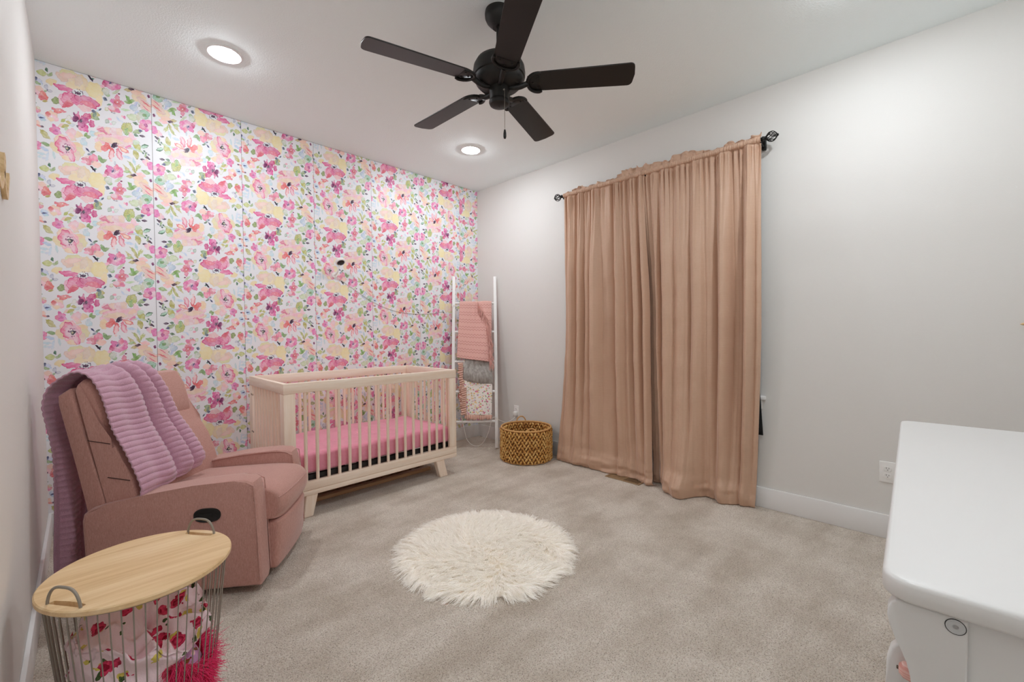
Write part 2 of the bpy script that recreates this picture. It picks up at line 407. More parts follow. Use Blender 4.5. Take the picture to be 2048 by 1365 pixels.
for e in WP.split(';'):
    ty, ck = e[0], e[1]
    cu, cv, ax, ay, bx, by = [int(q) / 2000 * PXM for q in e[2:].split(',')]
    if ty != 'd':
        k_ = SHR.get(ck, 0.97); ax *= k_; ay *= k_; bx *= k_; by *= k_
    col = np.array(PAL[ck], float)
    ph = rng.uniform(0, 6.28, 6); am = rng.uniform(0.5, 1.0, 5)
    tint = rng.uniform(-8, 8, 3)
    for off in (-th, 0, th):
        c_y = cv + off
        ex = (abs(ax) + abs(bx)) * 1.5 + 12; ey = (abs(ay) + abs(by)) * 1.5 + 12
        x0, x1 = int(max(0, cu - ex)), int(min(tw, cu + ex)); y0, y1 = int(max(0, c_y - ey)), int(min(th, c_y + ey))
        if x1 <= x0 or y1 <= y0: continue
        det = ax * by - ay * bx
        if abs(det) < 1e-6: continue
        size = math.sqrt(abs(det))
        wk = min(1.0, size / 22)
        X = gx[y0:y1, x0:x1] - cu + warpx[y0:y1, x0:x1] * wk; Y = gy[y0:y1, x0:x1] - c_y + warpy[y0:y1, x0:x1] * wk
        if ty == 'd': X = gx[y0:y1, x0:x1] - cu; Y = gy[y0:y1, x0:x1] - c_y
        p = (X * by - Y * bx) / det; q = (-X * ay + Y * ax) / det
        rad = np.hypot(p, q); an = np.arctan2(q, p)
        if ty == 'd':
            a = np.zeros_like(rad)
            for k in range(30):
                r_ = rng.uniform(0.2, 1.0) ** 0.8; t_ = rng.uniform(0, 6.28)
                d = np.hypot(p - r_ * math.cos(t_), (q - r_ * math.sin(t_)) * rng.uniform(0.7, 1.4))
                a = np.maximum(a, np.clip(1.5 - d / 0.085, 0, 1))
            W_ = img[y0:y1, x0:x1]
            W_[:] = W_ * (1 - a[..., None]) + col * a[..., None]
            continue
        if ty == 'l':
            d = np.abs(q) / np.maximum(1e-3, 1.0 * (1 - np.abs(p) ** 1.7)) * 0.98
            d = np.where(np.abs(p) >= 1, 3, np.maximum(d, np.abs(p) ** 3))
        else:
            lobes = 0.055 * am[3] * np.sin(7 * an + ph[4]) + 0.03 * am[4] * np.sin(11 * an + ph[5])
            wob = 1 + 0.09 * am[0] * np.sin(2 * an + ph[0]) + 0.08 * am[1] * np.sin(3 * an + ph[1]) + 0.045 * am[2] * np.sin(5 * an + ph[2]) + (lobes if size > 14 else 0)
            d = rad / wob
        soft = max(1.0, size * 0.022)
        a = np.clip((1 - d) * size / soft + 0.5, 0, 1)
        rim = np.exp(-((d - 0.95) / 0.05) ** 2)
        wv = wash[y0:y1, x0:x1]
        c = (col + tint) * np.ones_like(wv)[..., None]
        c = 255 - (255 - c) * 0.92 * (1.0 + (0.22 if ck in 'YK' else 0.42) * np.clip(wv * 1.3 + 0.25 * (p * (am[0] - 0.75) * 4 - q * (am[1] - 0.75) * 4), -0.7, 0.8))[..., None]      # pooled / watered-down pigment
        dark = {'P': 0.26, 'M': 0.3, 'L': 0.09, 'R': 0.2, 'V': 0.24, 'T': 0.2, 'K': 0.07, 'Y': 0.03, 'O': 0.26, 'G': 0.26, 'E': 0.3, 'S': 0.16, 'Q': 0.24, 'B': 0.14}.get(ck, 0.1)
        c = c * (1 - dark * rim)[..., None] if ck not in 'LPRMTV' else c - rim[..., None] * dark * np.array([60, 250, 190])
        if ty == 'r':
            a = a * np.clip(0.30 + rim, 0, 1)
        else:
            a = a * {'W': 0.9, 'B': 0.85, 'S': 0.9, 'L': 0.9, 'K': 0.9}.get(ck, 0.96)
        halo = np.clip((1.0 - d) * size / 2.6 + 1.0, 0, 1) * 0.75 * (ck not in 'WNDF')
        W_ = img[y0:y1, x0:x1]
        W_[:] = W_ * (1 - halo[..., None]) + np.array((242, 240, 244)) * halo[..., None]
        W_[:] = W_ * (1 - a[..., None]) + np.clip(c, 0, 255) * a[..., None]
img = np.clip(img / 255, 0, 1)
im = bpy.data.images.new('floral_print', tw, th)
im.pixels.foreach_set(np.concatenate([img, np.ones((th, tw, 1))], 2).astype(np.float32).reshape(-1))
im.update()
im.pack()
MWP = mat('floral_wallpaper', (240, 240, 240), 0.42, spec=0.45)
t = NT(MWP)
tc = t.n('ShaderNodeTexCoord'); ti = t.n('ShaderNodeTexImage'); ti.image = im; ti.interpolation = 'Cubic'
t.l(tc.outputs['UV'], ti.inputs['Vector']); t.color(ti.outputs['Color'])
t.bump(t.noise(t.coord(), 60, 2), 0.05, 0.002)

edges = [-L, -2.797, -2.289, -1.773, -1.267, -0.759, -0.251, 0.0]
Z0 = 1.5276
mode = [('n', 0), ('r', 2.714 + Z0), ('n', 0), ('n', -0.03), ('n', 0.137), ('r', 2.585 + Z0), ('s', 0)]
for k in range(7):
    x0, x1 = edges[k] + 0.0011 * (k > 0), edges[k + 1] - 0.0011 * (k < 6)
    me = bpy.data.meshes.new('wallpaper_panel')
    b2 = bmesh.new(); box(b2, (x0, -0.0012, BH - 0.002), (x1, 0.0004, H - 0.002))
    uvl = b2.loops.layers.uv.new('UVMap')
    md, ph = mode[k]
    for f in b2.faces:
        for lp in f.loops:
            x, _, z = lp.vert.co
            u = (x - edges[k]) / TW
            if md == 'n': uv = (u, (z - Z0 - ph) / TH)
            elif md == 'r': uv = (1 - u, (ph - z - Z0) / TH)
            else: uv = ((2.10 - z) / TW + 0.2, (x + 0.20) / TH)
            lp[uvl].uv = uv
    bm_obj('wallpaper_panel', b2, MWP, wall_back)

# ------------------------------------------------------------------ recessed ceiling lights
MLENS = bpy.data.materials.new('light_lens'); MLENS.use_nodes = True
nt = MLENS.node_tree; nt.nodes.clear()
em = nt.nodes.new('ShaderNodeEmission'); em.inputs[0].default_value = (0.93, 0.98, 1.025, 1); em.inputs[1].default_value = LAMP
nt.links.new(em.outputs[0], nt.nodes.new('ShaderNodeOutputMaterial').inputs[0])
MCAN = mat('light_trim_white', (236, 236, 236), 0.5)
lights = [(-2.553, -0.808, 'round recessed ceiling light above the pink recliner, glowing white'),
          (-0.756, -0.800, 'round recessed ceiling light near the far corner above the crib end'),
          (-0.756, -3.40, 'recessed ceiling light at the top right above the white dresser'),
          (-2.553, -3.40, 'recessed ceiling light overhead behind the viewpoint')]
lt0 = None
for x, y, lab in lights:
    if lt0 is None:
        lt0 = empty('recessed_light', (x, y, H))
        bm = bmesh.new()
        lathe(bm, [(0.089, 0), (0.0885, -0.004), (0.084, -0.0075), (0.076, -0.0070), (0.064, -0.003), (0.0575, -0.001), (0.0572, 0)], 48, cap=False)
        bm_obj('trim_ring', bm, MCAN, lt0, True)
        bm = bmesh.new()
        lathe(bm, [(0.0, -0.022), (0.018, -0.0208), (0.034, -0.0172), (0.046, -0.0118), (0.0535, -0.0062), (0.057, -0.0007)], 40, cap=False)
        bm_obj('lens', bm, MLENS, lt0, True)
        o = lt0
    else:
        o = copy_tree(lt0); o.location = (x, y, H)
    tag(o, lab, 'ceiling light', 'recessed ceiling lights')

# ------------------------------------------------------------------ ceiling fan
MFAN = mat('matte_black_metal', (30, 28, 26), 0.45, spec=0.3)
MBLADE = mat('black_blade', (32, 30, 28), 0.38, spec=0.35)
t = NT(MBLADE); vv = t.coord((3, 60, 60)); t.bump(t.noise(vv, 2, 3), 0.05, 0.001)
MSTEEL = mat('chain_metal', (150, 145, 138), 0.35, 0.9)
FX, FY, FZ = -1.678, -2.118, 2.392
fan = tag(empty('ceiling_fan', (FX, FY, H)), 'black five blade ceiling fan with pull chain hanging from the ceiling', 'fan')
def fan_lathe(name, prof, m=MFAN, n=48):
    bm = bmesh.new(); lathe(bm, prof, n); return bm_obj(name, bm, m, fan, True, 40)
fan_lathe('canopy', [(0.0, 0), (0.066, 0), (0.068, -0.012), (0.067, -0.030), (0.060, -0.046), (0.048, -0.060), (0.036, -0.072), (0.030, -0.078), (0.0, -0.078)])
fan_lathe('downrod', [(0.0, -0.06), (0.0125, -0.06), (0.0125, -0.20), (0.022, -0.205), (0.024, -0.225), (0.0, -0.225)], n=24)
zb = FZ - H
fan_lathe('motor_housing', [(0, zb + 0.135), (0.045, zb + 0.133), (0.085, zb + 0.122), (0.112, zb + 0.104), (0.125, zb + 0.080), (0.129, zb + 0.050), (0.127, zb + 0.030),
                            (0.122, zb + 0.026), (0.121, zb + 0.020), (0.114, zb + 0.004), (0.098, zb - 0.012), (0.070, zb - 0.022), (0.0, zb - 0.022)])
fan_lathe('switch_housing', [(0, zb - 0.015), (0.052, zb - 0.018), (0.050, zb - 0.040), (0.047, zb - 0.078), (0.050, zb - 0.082), (0.051, zb - 0.092), (0.046, zb - 0.102), (0.030, zb - 0.108), (0.004, zb - 0.109), (0.004, zb - 0.111), (0, zb - 0.111)])
tilt = math.radians(-11)
def blade_mesh():
    # outline in local x (radial) / y ; root rounded, tip with small corner radius
    pts = []
    r0, r1, w0, w1 = 0.142, 0.645, 0.058, 0.068
    for k in range(13):
        a = PI / 2 + PI * k / 12
        pts.append((r0 + 0.055 + 0.055 * math.cos(a), w0 * math.sin(a)))
    c = 0.022
    for k in range(5):
        a = -PI / 2 + PI / 2 * k / 4
        pts.append((r1 - c + c * math.cos(a), -w1 + c + c * math.sin(a)))
    pts.append((r1 + 0.006, 0))
    for k in range(5):
        a = PI / 2 * k / 4
        pts.append((r1 - c + c * math.cos(a), w1 - c + c * math.sin(a)))
    bm = bmesh.new(); prism(bm, pts, 'z', -0.003, 0.003, 0.0012, 1)
    return bm
def arm_mesh():
    bm = bmesh.new()
    # decorative horseshoe plate below the blade root
    path = [(0.206, 0.055, -0.006), (0.193, 0.060, -0.008), (0.170, 0.055, -0.008), (0.150, 0.038, -0.008), (0.141, 0.015, -0.008), (0.141, -0.015, -0.008),
            (0.150, -0.038, -0.008), (0.170, -0.055, -0.008), (0.193, -0.060, -0.008), (0.206, -0.055, -0.006)]
    tube(bm, smooth_path(path, 4), 0.0075, 8)
    tube(bm, smooth_path([(0.050, 0, -0.020), (0.075, 0, -0.026), (0.105, 0, -0.022), (0.125, 0, -0.014), (0.142, 0, -0.008)], 5), [0.013] * 21, 10)
    box(bm, (0.142, -0.043, -0.005), (0.202, 0.043, -0.003), 0.001, 1)
    for dx, dy in ((0.165, 0), (0.19, 0.03), (0.19, -0.03)):
        lathe(bm, [(0.005, -0.007), (0.004, -0.010), (0, -0.0105)], 10, (dx, dy, 0), cap=False)
    return bm
b0 = None
for k in range(5):
    a = math.radians(19.7 + 72 * k)
    if b0 is None:
        b0 = bm_obj('blade', blade_mesh(), MBLADE, fan, True, 30)
        a0 = bm_obj('blade_arm', arm_mesh(), MFAN, b0, True, 50)
        bl = b0
    else:
        bl = copy_tree(b0, fan)
    bl.location = (0, 0, zb)
    bl.rotation_euler = (Matrix.Rotation(a, 4, 'Z') @ Matrix.Rotation(tilt, 4, 'X')).to_euler()
# pull chain with fob
cx, cy = 0.030 - 0.045, -0.040
bm = bmesh.new()
for k in range(46):
    z = zb - 0.050 - k * 0.0042
    bmesh.ops.create_icosphere(bm, subdivisions=1, radius=0.0019, matrix=Matrix.Translation((cx + 0.0, cy - 0.012, z)))
ch = bm_obj('pull_chain', bm, MSTEEL, fan, True)
bm = bmesh.new(); lathe(bm, [(0, 0), (0.004, -0.002), (0.007, -0.018), (0.0075, -0.034), (0.005, -0.044), (0, -0.046)], 14, (cx, cy - 0.012, zb - 0.242))
bm_obj('pull_fob', bm, MFAN, ch, True)
bm = bmesh.new(); tube(bm, [(cx, cy + 0.004, zb - 0.050), (cx, cy - 0.012, zb - 0.050)], 0.004, 8); bm_obj('chain_eyelet', bm, MSTEEL, ch, True)

# ------------------------------------------------------------------ crib
MCRIB = wood('pale_crib_wood', (249, 237, 222), (238, 218, 198), rough=0.45)
MCRIBV = wood('pale_crib_wood_upright', (249, 237, 222), (238, 218, 198), 'z', rough=0.45)
MBLACK = mat('black_metal', (14, 14, 14), 0.5)
CX0, CX1, CY0, CY1 = -2.292, -0.968, -0.837, -0.085
crib = tag(empty('crib', (CX0, CY0, 0)), 'pale natural wood slatted baby crib against the floral wallpaper', 'crib')
CLn, CW = CX1 - CX0, CY1 - CY0
def cpart(name, lo, hi, m=MCRIB, bevel=0.004, parent=crib):
    return box_obj(name, lo, hi, m, parent, bevel, 2)
zt0, zt1, zb0, zb1, zl = 0.796, 0.861, 0.170, 0.226, 0.137
T = 0.030
cpart('top_rail', (0, 0, zt0), (CLn, T, zt1))
cpart('top_rail', (0, CW - T, zt0), (CLn, CW, zt1))
MCRIBY = wood('pale_crib_wood_side', (249, 237, 222), (238, 218, 198), 'y', rough=0.45)
cpart('end_rail', (0, T, zt0), (T, CW - T, zt1), MCRIBY)
cpart('end_rail', (CLn - T, T, zt0), (CLn, CW - T, zt1), MCRIBY)
cpart('bottom_rail', (0.0, 0.001, zb0), (CLn, T - 0.002, zb1))
cpart('bottom_rail', (0.0, CW - T + 0.002, zb0), (CLn, CW - 0.001, zb1))
cpart('end_bottom_rail', (0.001, T, zb0), (T - 0.002, CW - T, zb1), MCRIBY)
cpart('end_bottom_rail', (CLn - T + 0.002, T, zb0), (CLn - 0.001, CW - T, zb1), MCRIBY)
cpart('base_rail', (0.0, 0.0, zl), (CLn, 0.05, zb0 - 0.0015))
cpart('base_rail', (0.0, CW - 0.05, zl), (CLn, CW, zb0 - 0.0015))
cpart('base_end_rail', (0, 0.05, zl), (0.05, CW - 0.05, zb0 - 0.0015), MCRIBY)
cpart('base_end_rail', (CLn - 0.05, 0.05, zl), (CLn, CW - 0.05, zb0 - 0.0015), MCRIBY)
for x0, x1 in ((0.001, 0.070), (CLn - 0.070, CLn - 0.001)):
    for y0, y1 in ((0.001, T - 0.002), (CW - T + 0.002, CW - 0.001)):
        cpart('post', (x0, y0, zb1), (x1, y1, zt0), MCRIBV)
for x0 in (0.001, CLn - T + 0.002):
    for y0 in (T - 0.002, CW - T - 0.043):
        cpart('end_post', (x0, y0, zb1), (x0 + T - 0.003, y0 + 0.045, zt0), MCRIBV)
bm = bmesh.new(); tube(bm, [(0, 0, zb1 - 0.004), (0, 0, zt0 + 0.004)], 0.0105, 14)
sp0 = bm_obj('spindle', bm, MCRIBV, crib, True, 50)
pos = [(-2.161 + 0.0717 * k - CX0, T / 2) for k in range(16)] + [(-2.161 + 0.0717 * k - CX0, CW - T / 2) for k in range(16)]
for k in range(9):
    y = 0.113 + k * (CW - 0.226) / 8
    pos += [(T / 2, y), (CLn - T / 2, y)]
for k, (x, y) in enumerate(pos):
    o = sp0 if k == 0 else link(sp0.copy(), crib)
    o.location = (x, y, 0)
def crib_leg(xt0, xt1, xb0, xb1, y0, y1):
    bm = bmesh.new()
    vs = [bm.verts.new(p) for p in ((xb0, y0, 0), (xb1, y0, 0), (xb1, y1, 0), (xb0, y1, 0), (xt0, y0, zl), (xt1, y0, zl), (xt1, y1, zl), (xt0, y1, zl))]
    for f in ((3, 2, 1, 0), (4, 5, 6, 7), (0, 1, 5, 4), (1, 2, 6, 5), (2, 3, 7, 6), (3, 0, 4, 7)):
        bm.faces.new([vs[i] for i in f])
    bmesh.ops.bevel(bm, geom=bm.edges[:], offset=0.003, segments=2, affect='EDGES')
    bm_obj('leg', bm, MCRIBV, crib, True, 35)
for ya, yb in ((0.002, 0.048), (CW - 0.048, CW - 0.002)):
    crib_leg(0.125, 0.198, 0.108, 0.166, ya, yb)
    crib_leg(CLn - 0.205, CLn - 0.130, CLn - 0.166, CLn - 0.092, ya, yb)
# mattress support: black metal frame with slats
bm = bmesh.new()
box(bm, (0.035, 0.036, 0.226), (CLn - 0.035, 0.062, 0.258)); box(bm, (0.035, CW - 0.062, 0.226), (CLn - 0.035, CW - 0.036, 0.258))
box(bm, (0.035, 0.062, 0.226), (0.06, CW - 0.062, 0.258)); box(bm, (CLn - 0.06, 0.062, 0.226), (CLn - 0.035, CW - 0.062, 0.258))
for k in range(9):
    x = 0.12 + k * (CLn - 0.24) / 8
    box(bm, (x - 0.02, 0.062, 0.245), (x + 0.02, CW - 0.062, 0.255))
tag(bm_obj('mattress_support', bm, MBLACK, crib), 'black metal mattress support frame')
MSCREW = mat('bolt_head', (110, 95, 80), 0.4, 0.7)
for y in (0.657, CW - 0.062):
    for z in (0.733, 0.465):
        bm = bmesh.new()
        lathe(bm, [(0.0, 0.002), (0.006, 0.0018), (0.0075, 0.0)], 14)
        o = bm_obj('bolt', bm, MSCREW, crib, True); o.location = (0.001, y, z); o.rotation_euler = (0, -PI / 2, 0)

# mattress with fitted sheet
MSHEET = mat('pink_sheet', (226, 150, 170), 0.85, spec=0.2, sheen=0.3)
t = NT(MSHEET); v = t.coord(); t.bump(t.math('ADD', t.noise(v, 9, 4, 0.65), t.math('MULTIPLY', t.noise(v, 500, 1), 0.06)), 0.35, 0.02)
bm = bmesh.new()
mx0, mx1, my0, my1, mz0, mz1 = 0.040, CLn - 0.040, 0.036, CW - 0.036, 0.259, 0.395
nx, ny = 64, 30
box(bm, (0, 0, 0), (mx1 - mx0, my1 - my0, mz1 - mz0), 0.028, 5)
bmesh.ops.subdivide_edges(bm, edges=[e for e in bm.edges if e.calc_length() > 0.1], cuts=40, use_grid_fill=True)
for vv in bm.verts:
    x, y, z = vv.co
    if z > 0.11:
        vv.co.z += 0.0035 * math.sin(x * 9 + 2 * y) + 0.003 * math.sin(x * 23 - y * 11) + 0.004 * float(vnoise2(x * 9, y * 9, 2))
        vv.co.z -= 0.006 * math.exp(-((y - 0.24 - 0.02 * math.sin(x * 5)) / 0.008) ** 2) * (0.3 < x < 1.0)
    elif z > 0.01:
        n = float(vnoise2(x * 30 + y * 30, z * 25, 4)) * 0.003 + float(vnoise2(x * 9 + z * 30, y * 9, 9)) * 0.003
        vv.co.y += n if y < 0.3 else -n
    else:
        vv.co.z += 0.006 * float(vnoise2(x * 14, y * 3, 8)) + 0.004
m_ = bm_obj('mattress', bm, MSHEET, None, True, 60)
m_.location = (CX0 + mx0, CY0 + my0, mz0)
tag(m_, 'crib mattress with a bright pink fitted sheet inside the wooden crib', 'mattress')

# slotted conversion rail lying on the carpet under the crib
rail = tag(empty('slotted_rail', (-1.60, -0.600, 0.0), 0.0), 'slotted wooden conversion rail lying on the carpet underneath the crib', 'rail')
MRAIL = wood('rail_wood', (196, 160, 122), (170, 130, 94), rough=0.5)
box_obj('board', (-0.52, -0.02, 0.001), (0.52, 0.035, 0.028), MRAIL, rail, 0.003)
box_obj('board', (-0.52, 0.085, 0.001), (0.52, 0.14, 0.028), MRAIL, rail, 0.003)
s0 = None
for k in range(12):
    if s0 is None: s0 = box_obj('slat', (-0.016, 0.034, 0.004), (0.016, 0.086, 0.022), MRAIL, rail, 0.003); o = s0
    else: o = link(s0.copy(), rail)
    o.location = (-0.48 + k * 0.0873, 0, 0)

# ------------------------------------------------------------------ recliner
MUPH = mat('rose_upholstery', (186, 134, 126), 0.9, spec=0.2, sheen=0.35)
t = NT(MUPH)
n1 = t.noise(t.coord((420, 420, 40)), 1.0, 2); n2 = t.noise(t.coord(), 640, 2); n3 = t.noise(t.coord((700, 700, 90)), 1.0, 2)
f = t.math('ADD', t.math('MULTIPLY', n3, 0.4), t.math('ADD', t.math('MULTIPLY', n1, 0.3), t.math('MULTIPLY', n2, 0.3)))
t.color(t.ramp(f, [(0.34, (168, 123, 113)), (0.50, (190, 145, 135)), (0.66, (206, 163, 153))]))
t.bump(f, 0.25, 0.002)
MDARK = mat('dark_seam', (70, 45, 42), 0.9)
TH = math.radians(-36)
REC = Vector((-2.721, -1.050, 0))
rec = tag(empty('recliner', REC, TH), 'dusty rose upholstered recliner armchair with black pull latch in its side', 'armchair')
# local: +x forward, +y away from the viewer
def soft_box(name, lo, hi, bevel, m=MUPH, parent=rec, seg=4, bulge=None, cuts=0):
    bm = bmesh.new(); box(bm, lo, hi, bevel, seg)
    if cuts:
        bmesh.ops.subdivide_edges(bm, edges=[e for e in bm.edges if e.calc_length() > 0.08], cuts=cuts, use_grid_fill=True)
    if bulge:
        for v_ in bm.verts: bulge(v_.co)
    return bm_obj(name, bm, m, parent, True, 50)
def arm(y0, y1):
    prof = [(-0.318, 0.035), (0.362, 0.035), (0.366, 0.06), (0.352, 0.40), (0.345, 0.470), (0.335, 0.502), (0.312, 0.516), (0.26, 0.518), (0.10, 0.508), (-0.08, 0.482), (-0.24, 0.448), (-0.30, 0.430), (-0.326, 0.410), (-0.332, 0.380)]
    bm = bmesh.new(); prism(bm, prof, 'y', y0, y1, 0.022, 4)
    bm_obj('arm', bm, MUPH, rec, True, 40)
arm(-0.31, -0.19); arm(0.19, 0.31)
# piping seam lines along the top outer edges of each arm
for yy in (-0.3095, -0.1905, 0.1905, 0.3095):
    tube_obj('piping', smooth_path([(-0.300, yy * 0.985, 0.421), (-0.23, yy * 0.985, 0.446), (-0.08, yy * 0.985, 0.477), (0.10, yy * 0.985, 0.503), (0.26, yy * 0.985, 0.512), (0.33, yy * 0.985, 0.495), (0.347, yy, 0.44), (0.364, yy, 0.06)], 5), 0.0025, MUPH, rec, 6)
# pull latch pocket: black oval recessed cup with rim
la = tag(empty('latch', (0, 0, 0)), 'black oval release latch'); la.parent = rec
la.location = (0.155, -0.3125, 0.375)
bm = bmesh.new()
n = 40; ring = []
def stad(a, rx, rz):
    return (rx * math.copysign(abs(math.cos(a)) ** 0.75, math.cos(a)), rz * math.copysign(abs(math.sin(a)) ** 0.85, math.sin(a)))
for (rx, rz, y) in ((0.054, 0.031, 0.006), (0.054, 0.031, -0.0015), (0.0515, 0.0285, -0.0028), (0.049, 0.026, -0.001), (0.044, 0.022, 0.0006)):
    ring.append([bm.verts.new((stad(2 * PI * i / n, rx, rz)[0], y, stad(2 * PI * i / n, rx, rz)[1])) for i in range(n)])
for A, B in zip(ring[:-1], ring[1:]):
    for i in range(n): bm.faces.new((A[i], A[(i + 1) % n], B[(i + 1) % n], B[i]))
bm.faces.new(ring[-1])
bm_obj('latch_cup', bm, mat('latch_black', (10, 9, 9), 0.45), la, True, 40)
bm = bmesh.new(); box(bm, (-0.03, -0.0015, -0.012), (0.02, 0.002, 0.006), 0.001, 2); bm_obj('latch_handle', bm, MBLACK, la, True)
# seat cushion (rolls over at the front) built as a swept profile
prof = [(-0.20, 0.32), (-0.20, 0.44), (-0.05, 0.452), (0.12, 0.458), (0.28, 0.460), (0.36, 0.452), (0.405, 0.432), (0.432, 0.400), (0.440, 0.365), (0.432, 0.325), (0.412, 0.295), (0.39, 0.283), (0.20, 0.283)]
pp = [Vector((a, 0, b)) for a, b in prof]
pp = smooth_path(pp, 5)
ws = np.linspace(-1, 1, 25)
P = np.zeros((len(pp), len(ws), 3))
for i, p in enumerate(pp):
    for j, w in enumerate(ws):
        e_ = 1 - abs(w) ** 6
        cx_, cz_ = 0.1, 0.36
        k_ = 0.93 + 0.07 * (1 - abs(w) ** 4)
        P[i, j] = (cx_ + (p.x - cx_) * (k_ if p.x > cx_ else 1), w * (0.192 if p.x < 0.34 else 0.192 + 0.012 * min(1, (p.x - 0.34) / 0.05)), cz_ + (p.z - cz_) * (0.86 + 0.14 * (1 - abs(w) ** 5)))
mid_ = np.array([0.15, 0, 0.365])
caps = []
for jj, ysg in ((0, -1), (-1, 1)):
    edge_ = P[:, jj]
    caps.append(np.stack([edge_ * (1 - q) + (mid_ + np.array([0.06, edge_[:, 1].mean(), 0])) * q + np.array([0, ysg * 0.006 * math.sin(PI * q), 0]) for q in (0.06, 0.3, 1.0)], 1))
P = np.concatenate([caps[0][:, ::-1], P, caps[1]], 1)
seat = grid_obj('seat_cushion', P, MUPH, rec)
tube_obj('seat_welt', [(P[i, j][0] * 1.001, P[i, j][1], P[i, j][2] + 0.001) for i in [int(len(pp) * 0.58)] for j in range(3, 28)], 0.003, MUPH, rec, 6)
soft_box('seat_box', (-0.30, -0.19, 0.06), (0.345, 0.19, 0.30), 0.01)
# footrest panel below the seat
def fb(c):
    c.x += 0.020 * (1 - (c.y / 0.2) ** 2) * (0.5 if c.z < 0.1 else 1)
    c.x -= (0.28 - c.z) * 0.06
soft_box('footrest_panel', (0.34, -0.189, 0.045), (0.405, 0.189, 0.281), 0.018, bulge=fb, cuts=5)
soft_box('base', (-0.24, -0.24, 0.0), (0.25, 0.24, 0.04), 0.006, MBLACK, rec, 1)
# reclined back: rear shell and front cushion, plus head cushion
def back_slab(name, prof, y0, y1, bev):
    bm = bmesh.new(); prism(bm, prof, 'y', y0, y1, bev, 4)
    return bm_obj(name, bm, MUPH, rec, True, 40)
BROT = math.radians(-8)                                      # the reclined back sits slightly askew on the frame
back_slab('back_shell', [(-0.29, 0.30), (-0.216, 0.30), (-0.223, 0.44), (-0.312, 0.76), (-0.356, 0.930), (-0.368, 0.940), (-0.415, 0.91), (-0.415, 0.87), (-0.345, 0.62), (-0.29, 0.44)], -0.272, 0.272, 0.014)
cush = [(-0.20, 0.36), (-0.095, 0.36), (-0.090, 0.46), (-0.112, 0.55), (-0.150, 0.63), (-0.178, 0.69), (-0.205, 0.715), (-0.245, 0.80), (-0.295, 0.91), (-0.318, 0.95), (-0.336, 0.956), (-0.346, 0.93), (-0.288, 0.72), (-0.205, 0.44)]
back_slab('back_cushion', cush, -0.270, 0.270, 0.024)
# head cushion swells forward near the top
hp = [(-0.352, 0.955), (-0.325, 0.978), (-0.292, 0.970), (-0.256, 0.905), (-0.230, 0.805), (-0.226, 0.745), (-0.248, 0.708), (-0.288, 0.74), (-0.335, 0.90)]
back_slab('head_cushion', hp, -0.262, 0.262, 0.026)
for (xa, za) in ((-0.186, 0.70), (-0.106, 0.54)):
    tube_obj('seam', [(xa - 0.012, -0.2705, za), (xa - 0.105, -0.2712, za + 0.015)], 0.0018, MDARK, rec, 5)

PIV = Vector((-0.25, 0, 0))
BM = Matrix.Translation(PIV) @ Matrix.Rotation(BROT, 4, 'Z') @ Matrix.Translation(-PIV)
for o in list(rec.children):
    if o.name.split('.')[0] in ('back_shell', 'back_cushion', 'head_cushion', 'seam'):
        o.data.transform(BM)

# ------------------------------------------------------------------ ribbed throw over the recliner (own thing)
MTHROW = mat('lavender_fleece', (206, 162, 182), 0.95, spec=0.1, sheen=0.7)
t = NT(MTHROW); n_ = t.noise(t.coord(), 420, 3, 0.7); t.bump(n_, 0.5, 0.004)
t.color(t.ramp(n_, [(0.3, (186, 140, 162)), (0.7, (222, 180, 198))]))
path = smooth_path([(-0.074, 0, 0.472), (-0.078, 0, 0.51), (-0.100, 0, 0.575), (-0.142, 0, 0.660), (-0.188, 0, 0.745), (-0.214, 0, 0.82), (-0.244, 0, 0.91), (-0.276, 0, 0.974), (-0.325, 0, 0.996), (-0.382, 0, 0.972),
                    (-0.426, 0, 0.932), (-0.442, 0, 0.88), (-0.444, 0, 0.80), (-0.442, 0, 0.60), (-0.442, 0, 0.32), (-0.442, 0, 0.11)], 40)
pa = np.array([(p.x, p.z) for p in path])
sl = np.concatenate([[0], np.cumsum(np.hypot(*np.diff(pa, axis=0).T))])
NR, NC = 760, 72
ss = np.linspace(0, sl[-1], NR)
px_ = np.interp(ss, sl, pa[:, 0]); pz_ = np.interp(ss, sl, pa[:, 1])
tx, tz = np.gradient(px_, ss), np.gradient(pz_, ss)
ln = np.hypot(tx, tz); nx_, nz_ = tz / ln, -tx / ln          # points away from the chair
k9 = np.ones(41) / 41
nx_ = np.convolve(np.pad(nx_, 20, 'edge'), k9, 'valid'); nz_ = np.convolve(np.pad(nz_, 20, 'edge'), k9, 'valid')
g = np.linspace(0, 1, NC)
back = sstep(0.78, 1.0, ss)[:, None]                          # 0 on the front, 1 behind the chair
w0 = np.interp(ss, [0, 0.3, 0.55, 0.8, 1.0, 1.7], [-0.284, -0.282, -0.280, -0.284, -0.258, -0.232])[:, None]
w1 = np.interp(ss, [0, 0.2, 0.45, 0.6, 0.8, 1.0, 1.7], [0.088, 0.078, 0.050, 0.010, -0.02, 0.0, 0.06])[:, None]
G = g[None, :]
Wc = w0 + (w1 - w0) * G
stag = 0.035 * np.maximum(0, 1 - ss[:, None] / 0.2) * (G - 0.3)     # uneven bottom edge
def fold(c, w, h, lean):
    cc = c + lean * ss[:, None]
    return h * np.exp(-((G - cc) / w) ** 2)
fr = fold(0.40, 0.11, 0.026, 0.14) + fold(0.72, 0.085, 0.036, 0.02) + fold(0.96, 0.10, 0.034, -0.02) + fold(0.12, 0.14, 0.012, 0.0) - fold(0.575, 0.030, 0.028, 0.10) - fold(0.84, 0.026, 0.026, 0.0)
